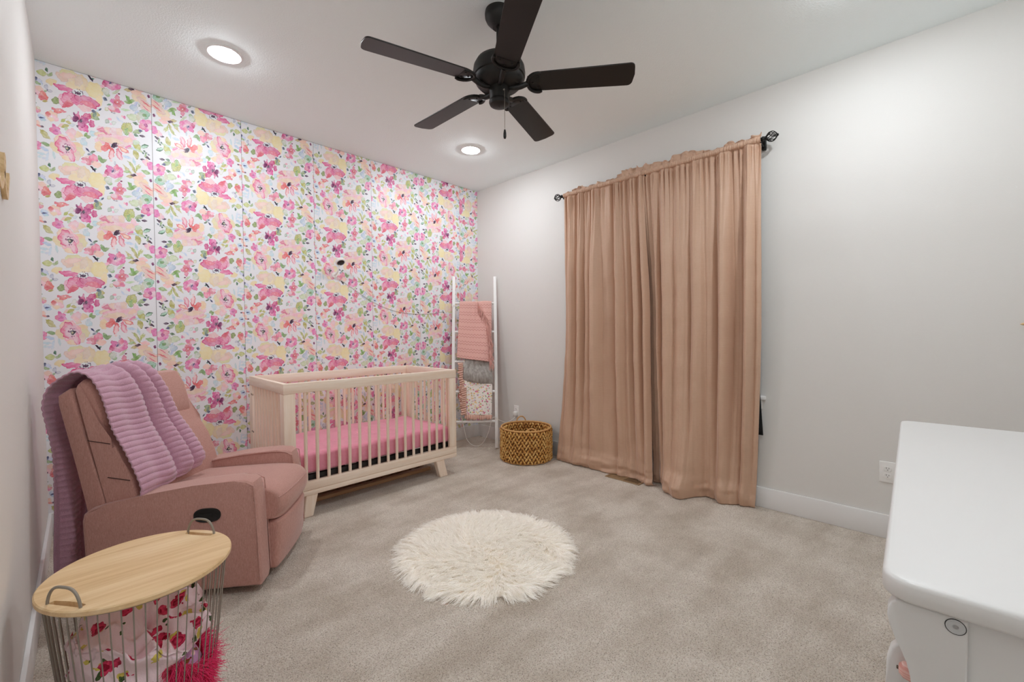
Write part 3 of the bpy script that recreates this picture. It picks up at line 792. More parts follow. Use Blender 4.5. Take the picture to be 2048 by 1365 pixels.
bk = 0.030 * (np.sin(2 * PI * (G * 2.6 + 0.15)) * 0.8 + 0.4 * np.sin(2 * PI * (G * 4.3) + 1)) * np.clip((ss[:, None] - 0.9) / 0.5, 0, 1)
ribph = ss[:, None] / 0.0262 + 0.35 * vnoise(G * 5, 3) + 0.9 * G * (1 - back) * np.clip(1 - ss[:, None] / 0.5, 0, 1)
rib = 0.0060 * np.abs(np.sin(PI * ribph)) ** 0.7
off = 0.009 + fr * (1 - back) * np.clip(ss[:, None] / 0.05, 0.3, 1) + bk * back + rib + 0.003 * vnoise2(ss[:, None] * 9, G * 6, 5)
tuck = np.clip((0.03 - ss[:, None]) / 0.03, 0, 1) * 0.012
P = np.stack([px_[:, None] + nx_[:, None] * (off - tuck), Wc + 0.012 * back * np.sin(ss[:, None] * 7) , pz_[:, None] + nz_[:, None] * (off - tuck) + stag], -1)
P[..., 0] = np.where(back > 0.5, np.maximum(P[..., 0], -0.470), P[..., 0])
xr, yr = P[..., 0] + 0.25, P[..., 1].copy()
P[..., 0] = -0.25 + xr * math.cos(BROT) - yr * math.sin(BROT); P[..., 1] = xr * math.sin(BROT) + yr * math.cos(BROT)
thr = grid_obj('throw_blanket', P, MTHROW, None, 0.006)
thr.location = REC; thr.rotation_euler = (0, 0, TH)
tag(thr, 'lavender pink ribbed fleece throw draped over the back of the recliner', 'blanket')

# ------------------------------------------------------------------ round side table on a wire basket
MOAK = mat('light_table_wood', (222, 188, 140), 0.42, spec=0.4)
t = NT(MOAK)
v = t.coord((1, 1, 1), rot=(0, 0, 0.35))
v1 = t.coord((2.0, 34, 30), rot=(0, 0, 0.35)); v2 = t.coord((7, 190, 90), rot=(0, 0, 0.35)); v3 = t.coord((0.5, 6.5, 1), rot=(0, 0, 0.35))
f = t.math('ADD', t.math('MULTIPLY', t.noise(v1, 1.3, 4, 0.6), 0.5), t.math('ADD', t.math('MULTIPLY', t.noise(v2, 1.6, 2), 0.2), t.math('MULTIPLY', t.noise(v3, 2.5, 1), 0.3)))
t.color(t.ramp(f, [(0.34, (208, 170, 120)), (0.50, (228, 196, 150)), (0.66, (240, 214, 174))]))
t.bump(t.noise(v2, 1.6, 2), 0.05, 0.001)
MWIRE = mat('grey_wire', (150, 143, 132), 0.45, 0.25)
TC = Vector((-3.036, -1.965, 0)); TR = 0.2225; TZ = 0.48
tab = tag(empty('side_table', TC), 'round light wood side table with grey wire basket base and two looped handles', 'side table')
bm = bmesh.new()
lathe(bm, [(0, TZ - 0.017), (TR - 0.004, TZ - 0.017), (TR, TZ - 0.013), (TR, TZ - 0.003), (TR - 0.003, TZ), (0, TZ)], 96)
top = bm_obj('table_top', bm, MOAK, None, True, 35)
ang0 = math.atan2(0.118, 0.1635)
cut = bmesh.new()
for a in (ang0, ang0 + PI):
    poly = []
    for k in range(13):
        q = -1 + 2 * k / 12
        poly.append((0.198 + 0.004, q * 0.052))
    pts2 = [(0.2005, q * 0.050) for q in np.linspace(-1, 1, 13)] + [(0.187 - 0.004 * (1 - q * q) + 0.0, q * 0.050) for q in np.linspace(1, -1, 13)]
    ca, sa = math.cos(a), math.sin(a)
    pts2 = [(x * ca - y * sa, x * sa + y * ca) for x, y in pts2]
    prism(cut, pts2, 'z', TZ - 0.05, TZ + 0.05)
cme = bpy.data.meshes.new('slot_cutter'); bmesh.ops.recalc_face_normals(cut, faces=cut.faces[:]); cut.to_mesh(cme); cut.free()
co = link(bpy.data.objects.new('slot_cutter', cme))
md = top.modifiers.new('slots', 'BOOLEAN'); md.object = co; md.operation = 'DIFFERENCE'; md.solver = 'EXACT'
dg = bpy.context.evaluated_depsgraph_get()
newme = bpy.data.meshes.new_from_object(top.evaluated_get(dg))
top.modifiers.clear(); top.data = newme
bpy.data.objects.remove(co)
top.parent = tab
for a in (ang0, ang0 + PI):
    pts = []
    ca, sa = math.cos(a), math.sin(a)
    for k in range(25):
        q = -1 + 2 * k / 24
        y = 0.054 * math.copysign(abs(q) ** 0.8, q); z = TZ - 0.02 + 0.068 * (1 - abs(q) ** 2.6) ** 0.55
        pts.append((0.2005 * ca - y * sa, 0.2005 * sa + y * ca, z))
    tube_obj('handle', pts, 0.0036, MWIRE, tab, 10)
def ringpts(r, z, n=64): return [(r * math.cos(2 * PI * k / n), r * math.sin(2 * PI * k / n), z) for k in range(n)]
RT, RB = 0.206, 0.158
tube_obj('top_ring', ringpts(RT, TZ - 0.021), 0.0035, MWIRE, tab, 8, True)
tube_obj('bottom_ring', ringpts(RB, 0.006), 0.0045, MWIRE, tab, 8, True)
w_0 = None
for k in range(54):
    a = 2 * PI * k / 54
    if w_0 is None:
        w_0 = tube_obj('wire', [(RT, 0, TZ - 0.020), (RT - 0.001, 0, TZ - 0.05), (RB + 0.010, 0, 0.06), (RB, 0, 0.006)], 0.0017, MWIRE, tab, 6); o = w_0
    else:
        o = link(w_0.copy(), tab)
    o.rotation_euler = (0, 0, a)
bm = bmesh.new()
for k in range(-5, 6):
    d = k * 0.028; hl = math.sqrt(max(0, RB ** 2 - d * d))
    tube(bm, [(d, -hl, 0.006), (d, hl, 0.006)], 0.0015, 5); tube(bm, [(-hl, d, 0.008), (hl, d, 0.008)], 0.0015, 5)
bm_obj('bottom_grid', bm, MWIRE, tab, True)

# floral fleece print: roses, leaves and yellow blooms scattered by voronoi cells
def floral(name, bg, cols, scale, size, rough=0.95, sheen=0.5):
    m = mat(name, bg, rough, spec=0.1, sheen=sheen)
    t = NT(m); v = t.coord()
    wob = t.n('ShaderNodeTexNoise'); wob.inputs['Scale'].default_value = scale * 2.2; t.l(v, wob.inputs['Vector'])
    vm = t.n('ShaderNodeVectorMath', operation='MULTIPLY_ADD'); t.l(wob.outputs['Color'], vm.inputs[0])
    vm.inputs[1].default_value = (0.55 / scale,) * 3; t.l(v, vm.inputs[2])
    cur = None
    for k, (c, sc, sz, dark) in enumerate(cols):
        off = t.n('ShaderNodeVectorMath', operation='ADD'); t.l(vm.outputs[0], off.inputs[0]); off.inputs[1].default_value = (k * 3.7, k * 1.9, k * 5.3)
        vo = t.n('ShaderNodeTexVoronoi'); vo.inputs['Scale'].default_value = scale * sc; t.l(off.outputs[0], vo.inputs['Vector'])
        mask = t.math('LESS_THAN', vo.outputs['Distance'], sz)
        sep = t.n('ShaderNodeSeparateColor'); t.l(vo.outputs['Color'], sep.inputs[0])
        mask = t.math('MULTIPLY', mask, t.math('LESS_THAN', sep.outputs[0], 0.75))
        ring_ = t.ramp(t.math('ADD', t.math('MULTIPLY', t.noise(off.outputs[0], scale * 4.5, 2), 0.8), t.math('MULTIPLY', t.math('FRACT', t.math('MULTIPLY', vo.outputs['Distance'], 1.6 / sz)), 0.35)), [(0.42, c), (0.72, dark)])
        cur = t.mix(mask, bg if cur is None else cur, ring_)
    t.color(cur); t.bump(t.noise(v, 300, 2), 0.25, 0.003)
    return m
MFLEECE = floral('rose_print_fleece', (240, 216, 222), [((222, 206, 110), 1.25, 0.30, (200, 180, 80)), ((84, 104, 62), 1.5, 0.24, (52, 70, 44)), ((226, 72, 108), 1.0, 0.34, (150, 22, 52))], 17, 0.3)
NPH, NPR = 170, 90
thv = np.linspace(0, 2 * PI, NPH); rv = np.linspace(0, 1, NPR)
TH2, RV = np.meshgrid(thv, rv)
cxn, cyn = np.cos(TH2), np.sin(TH2)
rad = np.where(RV < 0.62, RV / 0.62, 1.0)
rim_h = 0.292 + 0.050 * np.cos(TH2 - 2.45) + 0.02 * np.sin(2 * TH2 + 1.0)
fx, fy = cxn * rad, cyn * rad
ridge = lambda x, y, s, sd: 1 - np.abs(vnoise2(x * s, y * s, sd)) * 2
hz = rim_h * (0.97 + 0.12 * (1 - rad ** 2)) + 0.042 * ridge(fx + 0.3 * fy, fy * 0.6, 2.6, 5) + 0.016 * ridge(fx, fy, 5.5, 7)
side = np.clip((RV - 0.62) / 0.38, 0, 1)
Z = np.where(RV < 0.62, hz, rim_h * (1 - side) + 0.014 * side + 0.042 * (1 - side) * ridge(cxn + 0.3 * cyn, cyn * 0.6, 2.6, 5) + 0.016 * (1 - side) * ridge(cxn, cyn, 5.5, 7))
rwall = np.interp(Z, [0.0, 0.06, 0.46], [RB - 0.006, RB + 0.002, RT - 0.008])
slant = ridge(TH2 * 1.0 + Z * 6, Z * 9 - TH2 * 0.8, 1.35, 9)
bul = 0.030 * (slant - 1) * 0.5 - 0.004 + 0.008 * vnoise2(TH2 * 4, Z * 30, 12)
rr = rad * (rwall + bul * np.clip(rad * 1.4 - 0.4, 0, 1) - 0.012 * (1 - side) * (rad > 0.9))
dent = 0.085 * np.exp(-(((TH2 + 0.71 + PI) % (2 * PI) - PI) / 0.50) ** 2) * (1 - sstep(0.17, 0.25, Z)) * np.clip(rad, 0, 1)
rr = np.minimum(rr, rwall - 0.001) - dent
seam_fix = (thv / (2 * PI))
P = np.stack([rr * cxn, rr * cyn, Z], -1)
P[:, -1] = P[:, 0]
fl_ = grid_obj('fleece_blanket', P, MFLEECE)
fl_.location = TC
tag(fl_, 'crumpled pink fleece blanket with red roses stuffed in the wire basket table', 'blanket')

# hot pink shaggy fringed cushion squeezed in low at the right of the basket
MHOT = mat('hot_pink_shag', (232, 52, 112), 0.8, spec=0.2, sheen=0.6)
MPRINT = floral('mottled_cushion_print', (196, 150, 190), [((128, 140, 200), 1.0, 0.45, (110, 120, 190)), ((140, 92, 52), 0.9, 0.36, (90, 54, 30)), ((240, 206, 196), 1.2, 0.28, (226, 170, 160))], 14, 0.3)
cu = tag(empty('fringed_cushion', (TC.x + 0.078, TC.y - 0.068, 0.0)), 'small cushion with hot pink shaggy trim poking low through the table wires', 'cushion')
bm = bmesh.new(); bmesh.ops.create_icosphere(bm, subdivisions=4, radius=1)
for v_ in bm.verts:
    c = v_.co
    n3_ = float(vnoise2(c.x * 3 + c.z, c.y * 3, 3))
    v_.co = Vector((c.x * 0.056, c.y * 0.056, 0.125 + c.z * 0.100)) * (1 + 0.05 * n3_)
bm_obj('cushion_body', bm, MPRINT, cu, True)
def strands(name, roots, dirs, length, m, parent, seg=5, r0=0.0012, droop=0.5, seed=1, curl=0.2, kind='stuff'):
    """hair-like strands as a curves object; roots/dirs (n,3)"""
    rg = np.random.default_rng(seed)
    n = len(roots)
    hc = bpy.data.hair_curves.new(name)
    hc.add_curves([seg] * n)
    tt = np.linspace(0, 1, seg)
    ln_ = (length * rg.uniform(0.7, 1.15, n))[:, None, None]
    side_ = rg.normal(0, 1, (n, 1, 3)) * curl
    d = dirs / np.maximum(1e-6, np.linalg.norm(dirs, axis=1, keepdims=True))
    p = roots[:, None, :] + ln_ * (d[:, None, :] * tt[None, :, None] + side_ * (tt ** 2)[None, :, None])
    p[..., 2] -= (ln_[..., 0] * droop * tt[None, :] ** 2)
    hc.attributes['position'].data.foreach_set('vector', p.astype(np.float32).reshape(-1))
    ra = hc.attributes.get('radius') or hc.attributes.new('radius', 'FLOAT', 'POINT')
    ra.data.foreach_set('value', np.tile(r0 * (1 - 0.75 * tt), n).astype(np.float32))
    hc.materials.append(m)
    o = link(bpy.data.objects.new(name, hc), parent)
    if kind: o['kind'] = kind
    return o, p
rg = np.random.default_rng(5)
a_ = rg.uniform(-2.6, 1.0, 1500); zz = rg.uniform(-0.035, 0.035, 1500)
b_ = rg.uniform(0, 1, 1500)
roots = np.stack([0.053 * np.cos(a_), 0.053 * np.sin(a_), 0.165 + zz + 0.03 * np.sin(a_ * 2)], 1)
strands('shaggy_trim', roots, np.stack([np.cos(a_), np.sin(a_), rg.normal(0.1, 0.5, 1500)], 1), 0.042, MHOT, cu, 5, 0.0013, 0.4, 2, 0.35)

# ------------------------------------------------------------------ round shag rug
MRUGB = mat('rug_backing', (246, 240, 230), 0.95)
MPILE = mat('cream_pile', (255, 252, 246), 0.8, spec=0.15, sheen=0.3)
RUG = Vector((-1.640, -1.948, 0)); RR = 0.43
rug = tag(empty('shag_rug', RUG), 'round cream faux fur shag rug lying on the beige carpet', 'rug')
bm = bmesh.new(); lathe(bm, [(0, 0.012), (RR - 0.01, 0.011), (RR, 0.006), (RR, 0.001), (0, 0.001)], 72); bm_obj('backing', bm, MRUGB, rug, True, 40)
rg = np.random.default_rng(21)
NCL, PER = 3000, 12
rc = RR * np.sqrt(rg.uniform(0, 1, NCL)); ac = rg.uniform(0, 2 * PI, NCL)
flow = 2.7 * vnoise2(rc * np.cos(ac) * 5, rc * np.sin(ac) * 5, 3) + 0.9 * vnoise2(rc * np.cos(ac) * 13, rc * np.sin(ac) * 13, 6) + 0.35 * rg.normal(0, 1, NCL)
flow = flow + rg.normal(0, 1.6, NCL) * np.exp(-(rc / 0.12) ** 2)
e_ = np.clip(rc / RR, 0, 1)
da = ac + flow * (1 - 0.72 * e_ ** 3)
tl = 0.9 + 0.7 * e_ ** 4
dc = np.stack([np.cos(da) * tl, np.sin(da) * tl, 0.70 - 0.35 * e_ ** 6 + 0.22 * rg.normal(0, 1, NCL)], 1)
lc = rg.uniform(0.72, 1.15, NCL)
N = NCL * PER
roots = np.repeat(np.stack([rc * np.cos(ac), rc * np.sin(ac), np.full(NCL, 0.009)], 1), PER, 0)
jit = rg.normal(0, 0.0065, (N, 2)); roots[:, :2] += jit
rr0 = np.hypot(roots[:, 0], roots[:, 1]); roots[:, :2] *= np.minimum(1, (RR - 0.004) / np.maximum(rr0, 1e-6))[:, None]
dirs = np.repeat(dc, PER, 0); dirs[:, 2] = np.maximum(dirs[:, 2], 0.12)
dirs[:, :2] -= jit * 5.0                                       # tufts draw together towards the tip
dirs *= np.repeat(lc, PER)[:, None]
_, p = strands('pile', roots, dirs, 0.078, MPILE, rug, 6, 0.0014, 0.42, 8, 0.07)
pile = bpy.data.hair_curves['pile'] if 'pile' in bpy.data.hair_curves else None
p[..., 2] = np.maximum(p[..., 2], 0.004)
pile.attributes['position'].data.foreach_set('vector', p.astype(np.float32).reshape(-1))

# ------------------------------------------------------------------ curtains, rod, blackout cloth
MVEL = mat('rose_tan_velvet', (198, 162, 144), 0.50, spec=0.4, sheen=0.8)
MVEL.node_tree.nodes['Principled BSDF'].inputs['Sheen Tint'].default_value = (1.0, 0.86, 0.80, 1)
MVEL.node_tree.nodes['Principled BSDF'].inputs['Sheen Roughness'].default_value = 0.28
t = NT(MVEL)
v = t.coord((14, 14, 160)); n_ = t.noise(v, 1.4, 3); n2_ = t.noise(t.coord((400, 400, 900)), 1, 2)
t.color(t.mix(t.math('MULTIPLY', n_, 0.5), (204, 171, 148), (188, 151, 125)))
t.bump(t.math('ADD', t.math('MULTIPLY', n_, 0.7), t.math('MULTIPLY', n2_, 0.5)), 0.12, 0.004)
MIRON = mat('black_iron', (18, 17, 16), 0.45, 0.4)
ROD = Vector((-0.090, 0, 2.383))
def smooth1(a, n):
    k = np.hanning(n + 2)[1:-1]; k /= k.sum()
    return np.convolve(np.pad(a, n // 2, 'edge'), k, 'valid')[:len(a)]
def curtain(label, mid, top, bot, seed, kick):
    NS, NZ = 330, 190
    s = np.linspace(0, 1, NS)
    ky = np.array([m[0] for m in mid])
    y_mid = ky[0] + (ky[-1] - ky[0]) * s
    yk = ky
    d_mid = np.zeros(NS)
    for k in range(len(mid) - 1):                              # rounded bulges between the valleys
        q = np.clip((y_mid - yk[k]) / (yk[k + 1] - yk[k]), 0, 1)
        ins = (q > 0) & (q <= 1) if k else (q <= 1)
        ins = (y_mid <= yk[k] + 1e-9) & (y_mid >= yk[k + 1] - 1e-9)
        d_mid[ins] = (mid[k][1] * (1 - q) + mid[k + 1][1] * q + 1.5 * mid[k][2] * np.sin(PI * q ** mid[k][3]) ** 0.85)[ins]
    d_mid = smooth1(d_mid, 5)
    y_top = top[0] + (top[1] - top[0]) * s
    by = np.array([b[1] for b in bot]); bx = np.array([b[0] for b in bot])
    y_bot = by[0] + (by[-1] - by[0]) * s
    d_bot = smooth1(np.interp(-y_bot, -by, -bx), 21) - 0.095 + 0.26 * (d_mid - smooth1(d_mid, 61))
    # irregular gathers at the rod
    phs = np.cumsum(1 + 0.55 * vnoise(s * 23, seed)) ; phs = phs / phs[-1]
    fine = np.sin(2 * PI * 21 * phs) + 0.45 * np.sin(2 * PI * 37 * phs + seed)
    broad = smooth1(d_mid - smooth1(d_mid, 121), 5)
    zr = ROD.z
    rows = []
    ruf_h = 0.010 + 0.042 * np.clip(0.45 + 0.95 * vnoise(s * 9, seed + 3) + 0.25 * vnoise(s * 31, seed + 4), 0, 1)
    ruf_x = 0.012 * np.sin(2 * PI * 11 * phs + 1.3) + 0.010 * vnoise(s * 37, seed + 8)
    for k in range(9):                                         # header ruffle above the rod
        q = 1 - k / 9
        rows.append(np.stack([ROD.x + 0.002 * 1 + ruf_x * q - 0.004 * fine * (1 - q) + 0.006 * q * vnoise(s * 55, seed + k), y_top + 0.006 * q * np.sin(2 * PI * 16 * phs), zr + 0.0155 + ruf_h * q], 1))
    for k in range(13):                                        # pocket around the rod (front half)
        a = PI / 2 - PI * k / 12
        r = 0.0170 + 0.0034 * (fine * 0.3 + 0.5 * np.sin(2 * PI * 61 * phs + k * 0.12) + 0.6 * vnoise(s * 120 + k * 0.15, seed + 50)) * math.cos(a) ** 0.5 if math.cos(a) > 0.01 else 0.0155
        rows.append(np.stack([ROD.x - r * math.cos(a) + 0 * s, y_top, zr + r * math.sin(a) + 0 * s], 1))
    zz = np.concatenate([np.linspace(zr - 0.019, zr - 0.16, 34), np.linspace(zr - 0.17, 0.13, 105), np.linspace(0.122, 0.006, 30)])
    for z in zz:
        g = (zr - z) / zr
        am = float(sstep(0.0, 0.34, np.array(g)))
        if g < 0.5:
            y = y_top + (y_mid - y_top) * float(sstep(0, 0.5, np.array(g)))
            d = d_mid * am * (0.55 + 0.9 * g) + broad * 0.35 * (1 - am)
        else:
            q = (g - 0.5) * 2
            y = y_mid + (y_bot - y_mid) * q ** 1.5
            d = d_mid * (1 - q ** 1.6) + d_bot * q ** 1.6
        af = 0.0125 * math.exp(-max(0, g - 0.010) * 16) * min(1, (zr - 0.012 - z) / 0.03) + 0.0012
        d = d + af * fine + (0.004 * vnoise2(s * 7 + z * 2.2, z * 9 - s * 3, seed + 20) + 0.0022 * vnoise2(s * 26, z * 5, seed + 21)) * am
        # folded-in-the-packet crease lines
        for zc in (1.62, 1.27, 0.93, 0.60):
            d = d + 0.0022 * math.exp(-((z - zc) / 0.006) ** 2)
        x = ROD.x - d
        if z < 0.16:                                           # cloth breaks on the carpet
            q = 1 - z / 0.16
            x = x - (0.008 + 0.008 * vnoise(s * 6, seed + 30) + kick(s)) * math.sin(PI * q * 0.85) + 0.016 * q * vnoise2(s * 9 + z * 10, z * 30 - s * 4, seed + 31)
        elif z < 0.5 and kick is not None:
            x = x + 0.010 * (1 - z / 0.5) * vnoise2(s * 6 - z * 7, z * 8 + s * 5, seed + 41)
        x = np.minimum(x, -0.058 + 0 * s) if z > 0.25 else np.minimum(x, -0.024)
        rows.append(np.stack([x, y, z + 0.004 * vnoise(s * 9, seed + 33) * (z < 0.13) * (z > 0.02)], 1))
    P = np.array(rows)
    last = P[-1].copy(); last[:, 0] = np.minimum(last[:, 0] + 0.03, -0.02); last[:, 2] = 0.004
    P = np.concatenate([P, last[None]], 0)
    o = grid_obj('curtain', P, MVEL, None, 0.0025)
    return tag(o, label, 'curtain', 'velvet curtains on the black rod')
# (position along the wall of a valley, valley depth, bulge height to the next valley, skew)
midL = [(-1.303, -0.005, 0.006, 1), (-1.336, -0.018, 0.052, 0.8), (-1.445, -0.006, 0.052, 1.0), (-1.532, 0.018, 0.026, 1.0), (-1.599, 0.006, 0.066, 0.75), (-1.711, 0.03, 0.02, 1.0), (-1.833, -0.02, 0.066, 0.8), (-1.909, 0.018, 0.022, 1), (-1.974, -0.016, 0.058, 1.0), (-2.056, -0.018, 0.05, 1.0), (-2.121, 0.006, 0, 1)]
midR = [(-2.097, -0.034, 0.004, 1), (-2.157, -0.032, 0.05, 1.0), (-2.216, -0.026, 0.06, 0.7), (-2.318, 0.045, 0.03, 1.0), (-2.44, 0.03, 0.04, 0.8), (-2.537, 0.04, 0.016, 1), (-2.615, -0.006, 0.068, 0.8), (-2.709, -0.008, 0.01, 1), (-2.773, -0.026, 0.07, 0.7), (-2.84, 0.022, 0.016, 1), (-2.874, 0.018, 0, 1)]
curtain('left velvet curtain panel in rose tan, beside the wicker basket', midL, (-1.292, -2.058),
        [(-0.140, -1.225), (-0.138, -1.441), (-0.126, -1.694), (-0.106, -1.82), (-0.104, -2.03), (-0.175, -2.12), (-0.165, -2.165)], 3, lambda s: 0.010 * np.exp(-((s - 0.3) / 0.3) ** 2))
curtain('right velvet curtain panel in rose tan, beside the bare wall', midR, (-2.050, -2.862),
        [(-0.055, -2.125), (-0.060, -2.185), (-0.205, -2.279), (-0.262, -2.428), (-0.150, -2.470), (-0.090, -2.531), (-0.135, -2.642), (-0.095, -2.730), (-0.060, -2.830)], 8, lambda s: 0.045 * np.exp(-((s - 0.36) / 0.13) ** 2) + 0.020 * np.exp(-((s - 0.75) / 0.10) ** 2))
rod = tag(empty('curtain_rod', (ROD.x, -2.07, ROD.z)), 'black curtain rod with twisted cage finials above the window', 'curtain rod')
tube_obj('pole', [(0, 0.80, 0), (0, -0.80, 0)], 0.011, MIRON, rod, 14)
def finial(y, sg):
    f_ = bmesh.new()
    lathe(f_, [(0.0, 0.0), (0.013, 0.0), (0.015, 0.006), (0.011, 0.012), (0.012, 0.018), (0.007, 0.024)], 16)
    R_ = 0.026
    for k in range(8):
        for dr in (1, -1):
            pts = []
            for j in range(15):
                q = j / 14
                a = 2 * PI * k / 8 + dr * q * 1.7
                rr_ = 0.005 + R_ * math.sin(PI * q) ** 0.8
                pts.append((rr_ * math.cos(a), rr_ * math.sin(a), 0.020 + 0.064 * q))
            if k % 2 == 0 or dr == 1: tube(f_, pts, 0.0024, 6)
    lathe(f_, [(0.007, 0.080), (0.009, 0.085), (0.006, 0.091), (0, 0.092)], 12)
    o = bm_obj('finial', f_, MIRON, rod, True, 50)
    o.location = (0, y, 0); o.rotation_euler = (-sg * PI / 2, 0, 0)
finial(0.798, 1); finial(-0.798, -1)
for y in (0.787, 0.0, -0.790):
    bm = bmesh.new()
    box(bm, (0.062, y - 0.012, -0.045), (0.0895, y + 0.012, 0.02), 0.003, 2)
    tube(bm, smooth_path([(0.08, y, -0.03), (0.045, y, -0.030), (0.010, y, -0.022), (-0.001, y, -0.012)], 5), 0.006, 8)
    lathe(bm, [(0.0055, 0)] , 8) if False else None
    bm_obj('bracket', bm, MIRON, rod, True, 40)
MBLK = mat('blackout_cloth', (9, 9, 10), 0.8)
ns_, nz_ = 60, 40
sg_, zg_ = np.meshgrid(np.linspace(0, 1, ns_), np.linspace(2.30, 0.485, nz_))
wide = np.where(zg_ > 0.78, 0, (0.78 - zg_) * 0.07)
P = np.stack([-0.044 - 0.006 * np.sin(sg_ * 30) * (zg_ < 1.9) - 0.004, -1.30 - sg_ * (1.550 + wide) + 0 * zg_, zg_], -1)
tag(grid_obj('blackout_cloth', P, MBLK, None, 0.003), 'black blackout cloth hung over the window behind the velvet curtains', 'window cover')

# ------------------------------------------------------------------ blanket ladder
MWHITE = mat('white_painted_wood', (236, 236, 234), 0.45)
LA = Vector((-0.252, -0.561, 0.0)); LB = Vector((-0.030, -0.318, 1.76)); LU = Vector((-0.325, 0.288, 0)).normalized(); LW = 0.434
LV = (LB - LA).normalized(); LN = LU.cross(LV)                # LN points into the corner; front is -LN
LL = (LB - LA).length
lad = bpy.data.objects.new('blanket_ladder', None); link(lad)
lm = Matrix((LU, LV, LN)).transposed().to_4x4(); lm.translation = LA
lad.matrix_world = lm
tag(lad, 'white leaning blanket ladder standing in the corner beside the crib', 'ladder')
for u in (0.0, LW):
    bm = bmesh.new(); box(bm, (u - 0.016, 0.012, -0.014), (u + 0.016, LL, 0.014), 0.004, 2); bm_obj('rail', bm, MWHITE, lad, True, 35)
RV_ = [1.4996, 1.1934, 0.8836, 0.5756, 0.2748]
rg0 = None
for v_ in RV_:
    if rg0 is None:
        bm = bmesh.new(); tube(bm, [(0.01, 0, 0), (LW - 0.01, 0, 0)], 0.0125, 14); rg0 = bm_obj('rung', bm, MWHITE, lad, True, 50); o = rg0
    else: o = link(rg0.copy(), lad)
    o.location = (0, v_, 0)
def lworld(P):
    """ladder frame (u, v, n; n>0 in front) to world"""
    A = np.array(LA); U_ = np.array(LU); V_ = np.array(LV); N_ = -np.array(LN)
    return A + P[..., :1] * U_ + P[..., 1:2] * V_ + P[..., 2:] * N_
def drape(name, rung, uT, uB, vB0, vB1, m, nrow, ncol, foldf, back=0.22, lift=0.016, thick=0.004):
    """cloth hung over a rung: short back layer, over the top, front layer down to a slanted bottom edge"""
    vr = RV_[rung]
    t_ = np.linspace(0, 1, nrow)[:, None]; s_ = np.linspace(0, 1, ncol)[None, :]
    nb, na = int(nrow * 0.16), int(nrow * 0.08)
    tb = np.clip(np.arange(nrow) / nb, 0, 1)[:, None]; ta = np.clip((np.arange(nrow) - nb) / na, 0, 1)[:, None]; tf = np.clip((np.arange(nrow) - nb - na) / (nrow - 1 - nb - na), 0, 1)[:, None]
    u = (uT[0] + (uT[1] - uT[0]) * s_) * (1 - tf) + (uB[0] + (uB[1] - uB[0]) * s_) * tf
    vbot = vB0 + (vB1 - vB0) * s_
    ang = PI * ta
    v = np.where(tf > 0, vr + (vbot - vr) * tf, np.where(tb < 1, vr - back * (1 - tb), vr + lift * np.sin(ang)))
    n = np.where(tf > 0, lift, np.where(tb < 1, -lift, -lift * np.cos(ang)))
    f_ = foldf(s_, tf) 
    n = n + f_
    P = np.stack([u + 0 * t_, v + 0 * s_, n + 0 * s_ * t_], -1)
    return grid_obj(name, lworld(P), m, None, thick, uv=True), P
MKNIT = mat('salmon_knit', (222, 172, 164), 0.95, spec=0.1, sheen=0.5)
t = NT(MKNIT)
tc = t.n('ShaderNodeTexCoord'); sp = t.n('ShaderNodeSeparateXYZ'); t.l(tc.outputs['UV'], sp.inputs[0])
zig = t.math('ABSOLUTE', t.math('SUBTRACT', t.math('FRACT', t.math('MULTIPLY', sp.outputs['X'], 11.0)), 0.5))
ph = t.math('ADD', t.math('MULTIPLY', sp.outputs['Y'], 30.0), t.math('MULTIPLY', zig, 1.1))
lnm = t.math('LESS_THAN', t.math('FRACT', ph), 0.24)
band = t.math('LESS_THAN', t.math('FRACT', t.math('DIVIDE', t.math('FLOOR', ph), 3.0)), 0.5)
msk = t.math('MULTIPLY', lnm, band)
t.color(t.mix(msk, (224, 176, 167), (198, 140, 132)))
t.bump(t.math('ADD', t.math('MULTIPLY', t.noise(t.coord(), 380, 2), 0.5), t.math('MULTIPLY', msk, -0.6)), 0.5, 0.004)
kn, KP = drape('knit_blanket', 0, (0.372, 0.040), (0.398, 0.050), 0.920, 0.870, MKNIT, 120, 70,
           lambda s, f: 0.006 * np.sin(s * 9 + f * 2) + 0.010 * np.exp(-((s - 0.46 - 0.05 * f) / 0.03) ** 2) * (1 - f * 0.6) + 0.004 + 0.026 * f + 0.016 * np.exp(-((s - 0.80) / 0.20) ** 2), back=0.30, lift=0.017, thick=0.005)
tag(kn, 'salmon pink knit blanket with zigzag lines and fringe on the top ladder rung', 'blanket')
bm = bmesh.new(); rg = np.random.default_rng(3)
for k in range(150):
    q = (k % 75) / 74
    u0 = np.interp(q, [0, 0.35, 0.7, 1], [0.185, 0.105, 0.066, 0.060]); v0 = np.interp(q, [0, 0.35, 0.7, 1], [1.505, 1.36, 1.10, 0.885])
    ln2 = rg.uniform(0.08, 0.135); n0 = 0.040 + 0.022 * q + rg.uniform(0, 0.012)
    du = rg.uniform(-0.040, 0.012)
    pts = [(u0, v0, n0), (u0 + du * 0.5, v0 - ln2 * 0.35, n0 + 0.008), (u0 + du, v0 - ln2 * 0.7, n0 + 0.004), (u0 + du * 0.9, v0 - ln2, n0 + 0.002)]
    W_ = lworld(np.array(pts))
    tube(bm, smooth_path([tuple(x) for x in W_], 3), 0.0024, 5)
fr_ = bm_obj('fringe', bm, mat('salmon_fringe', (214, 162, 152), 0.95), kn, True); fr_['kind'] = 'stuff'
MFUR = mat('grey_fur', (166, 162, 156), 0.95, spec=0.15, sheen=0.6)
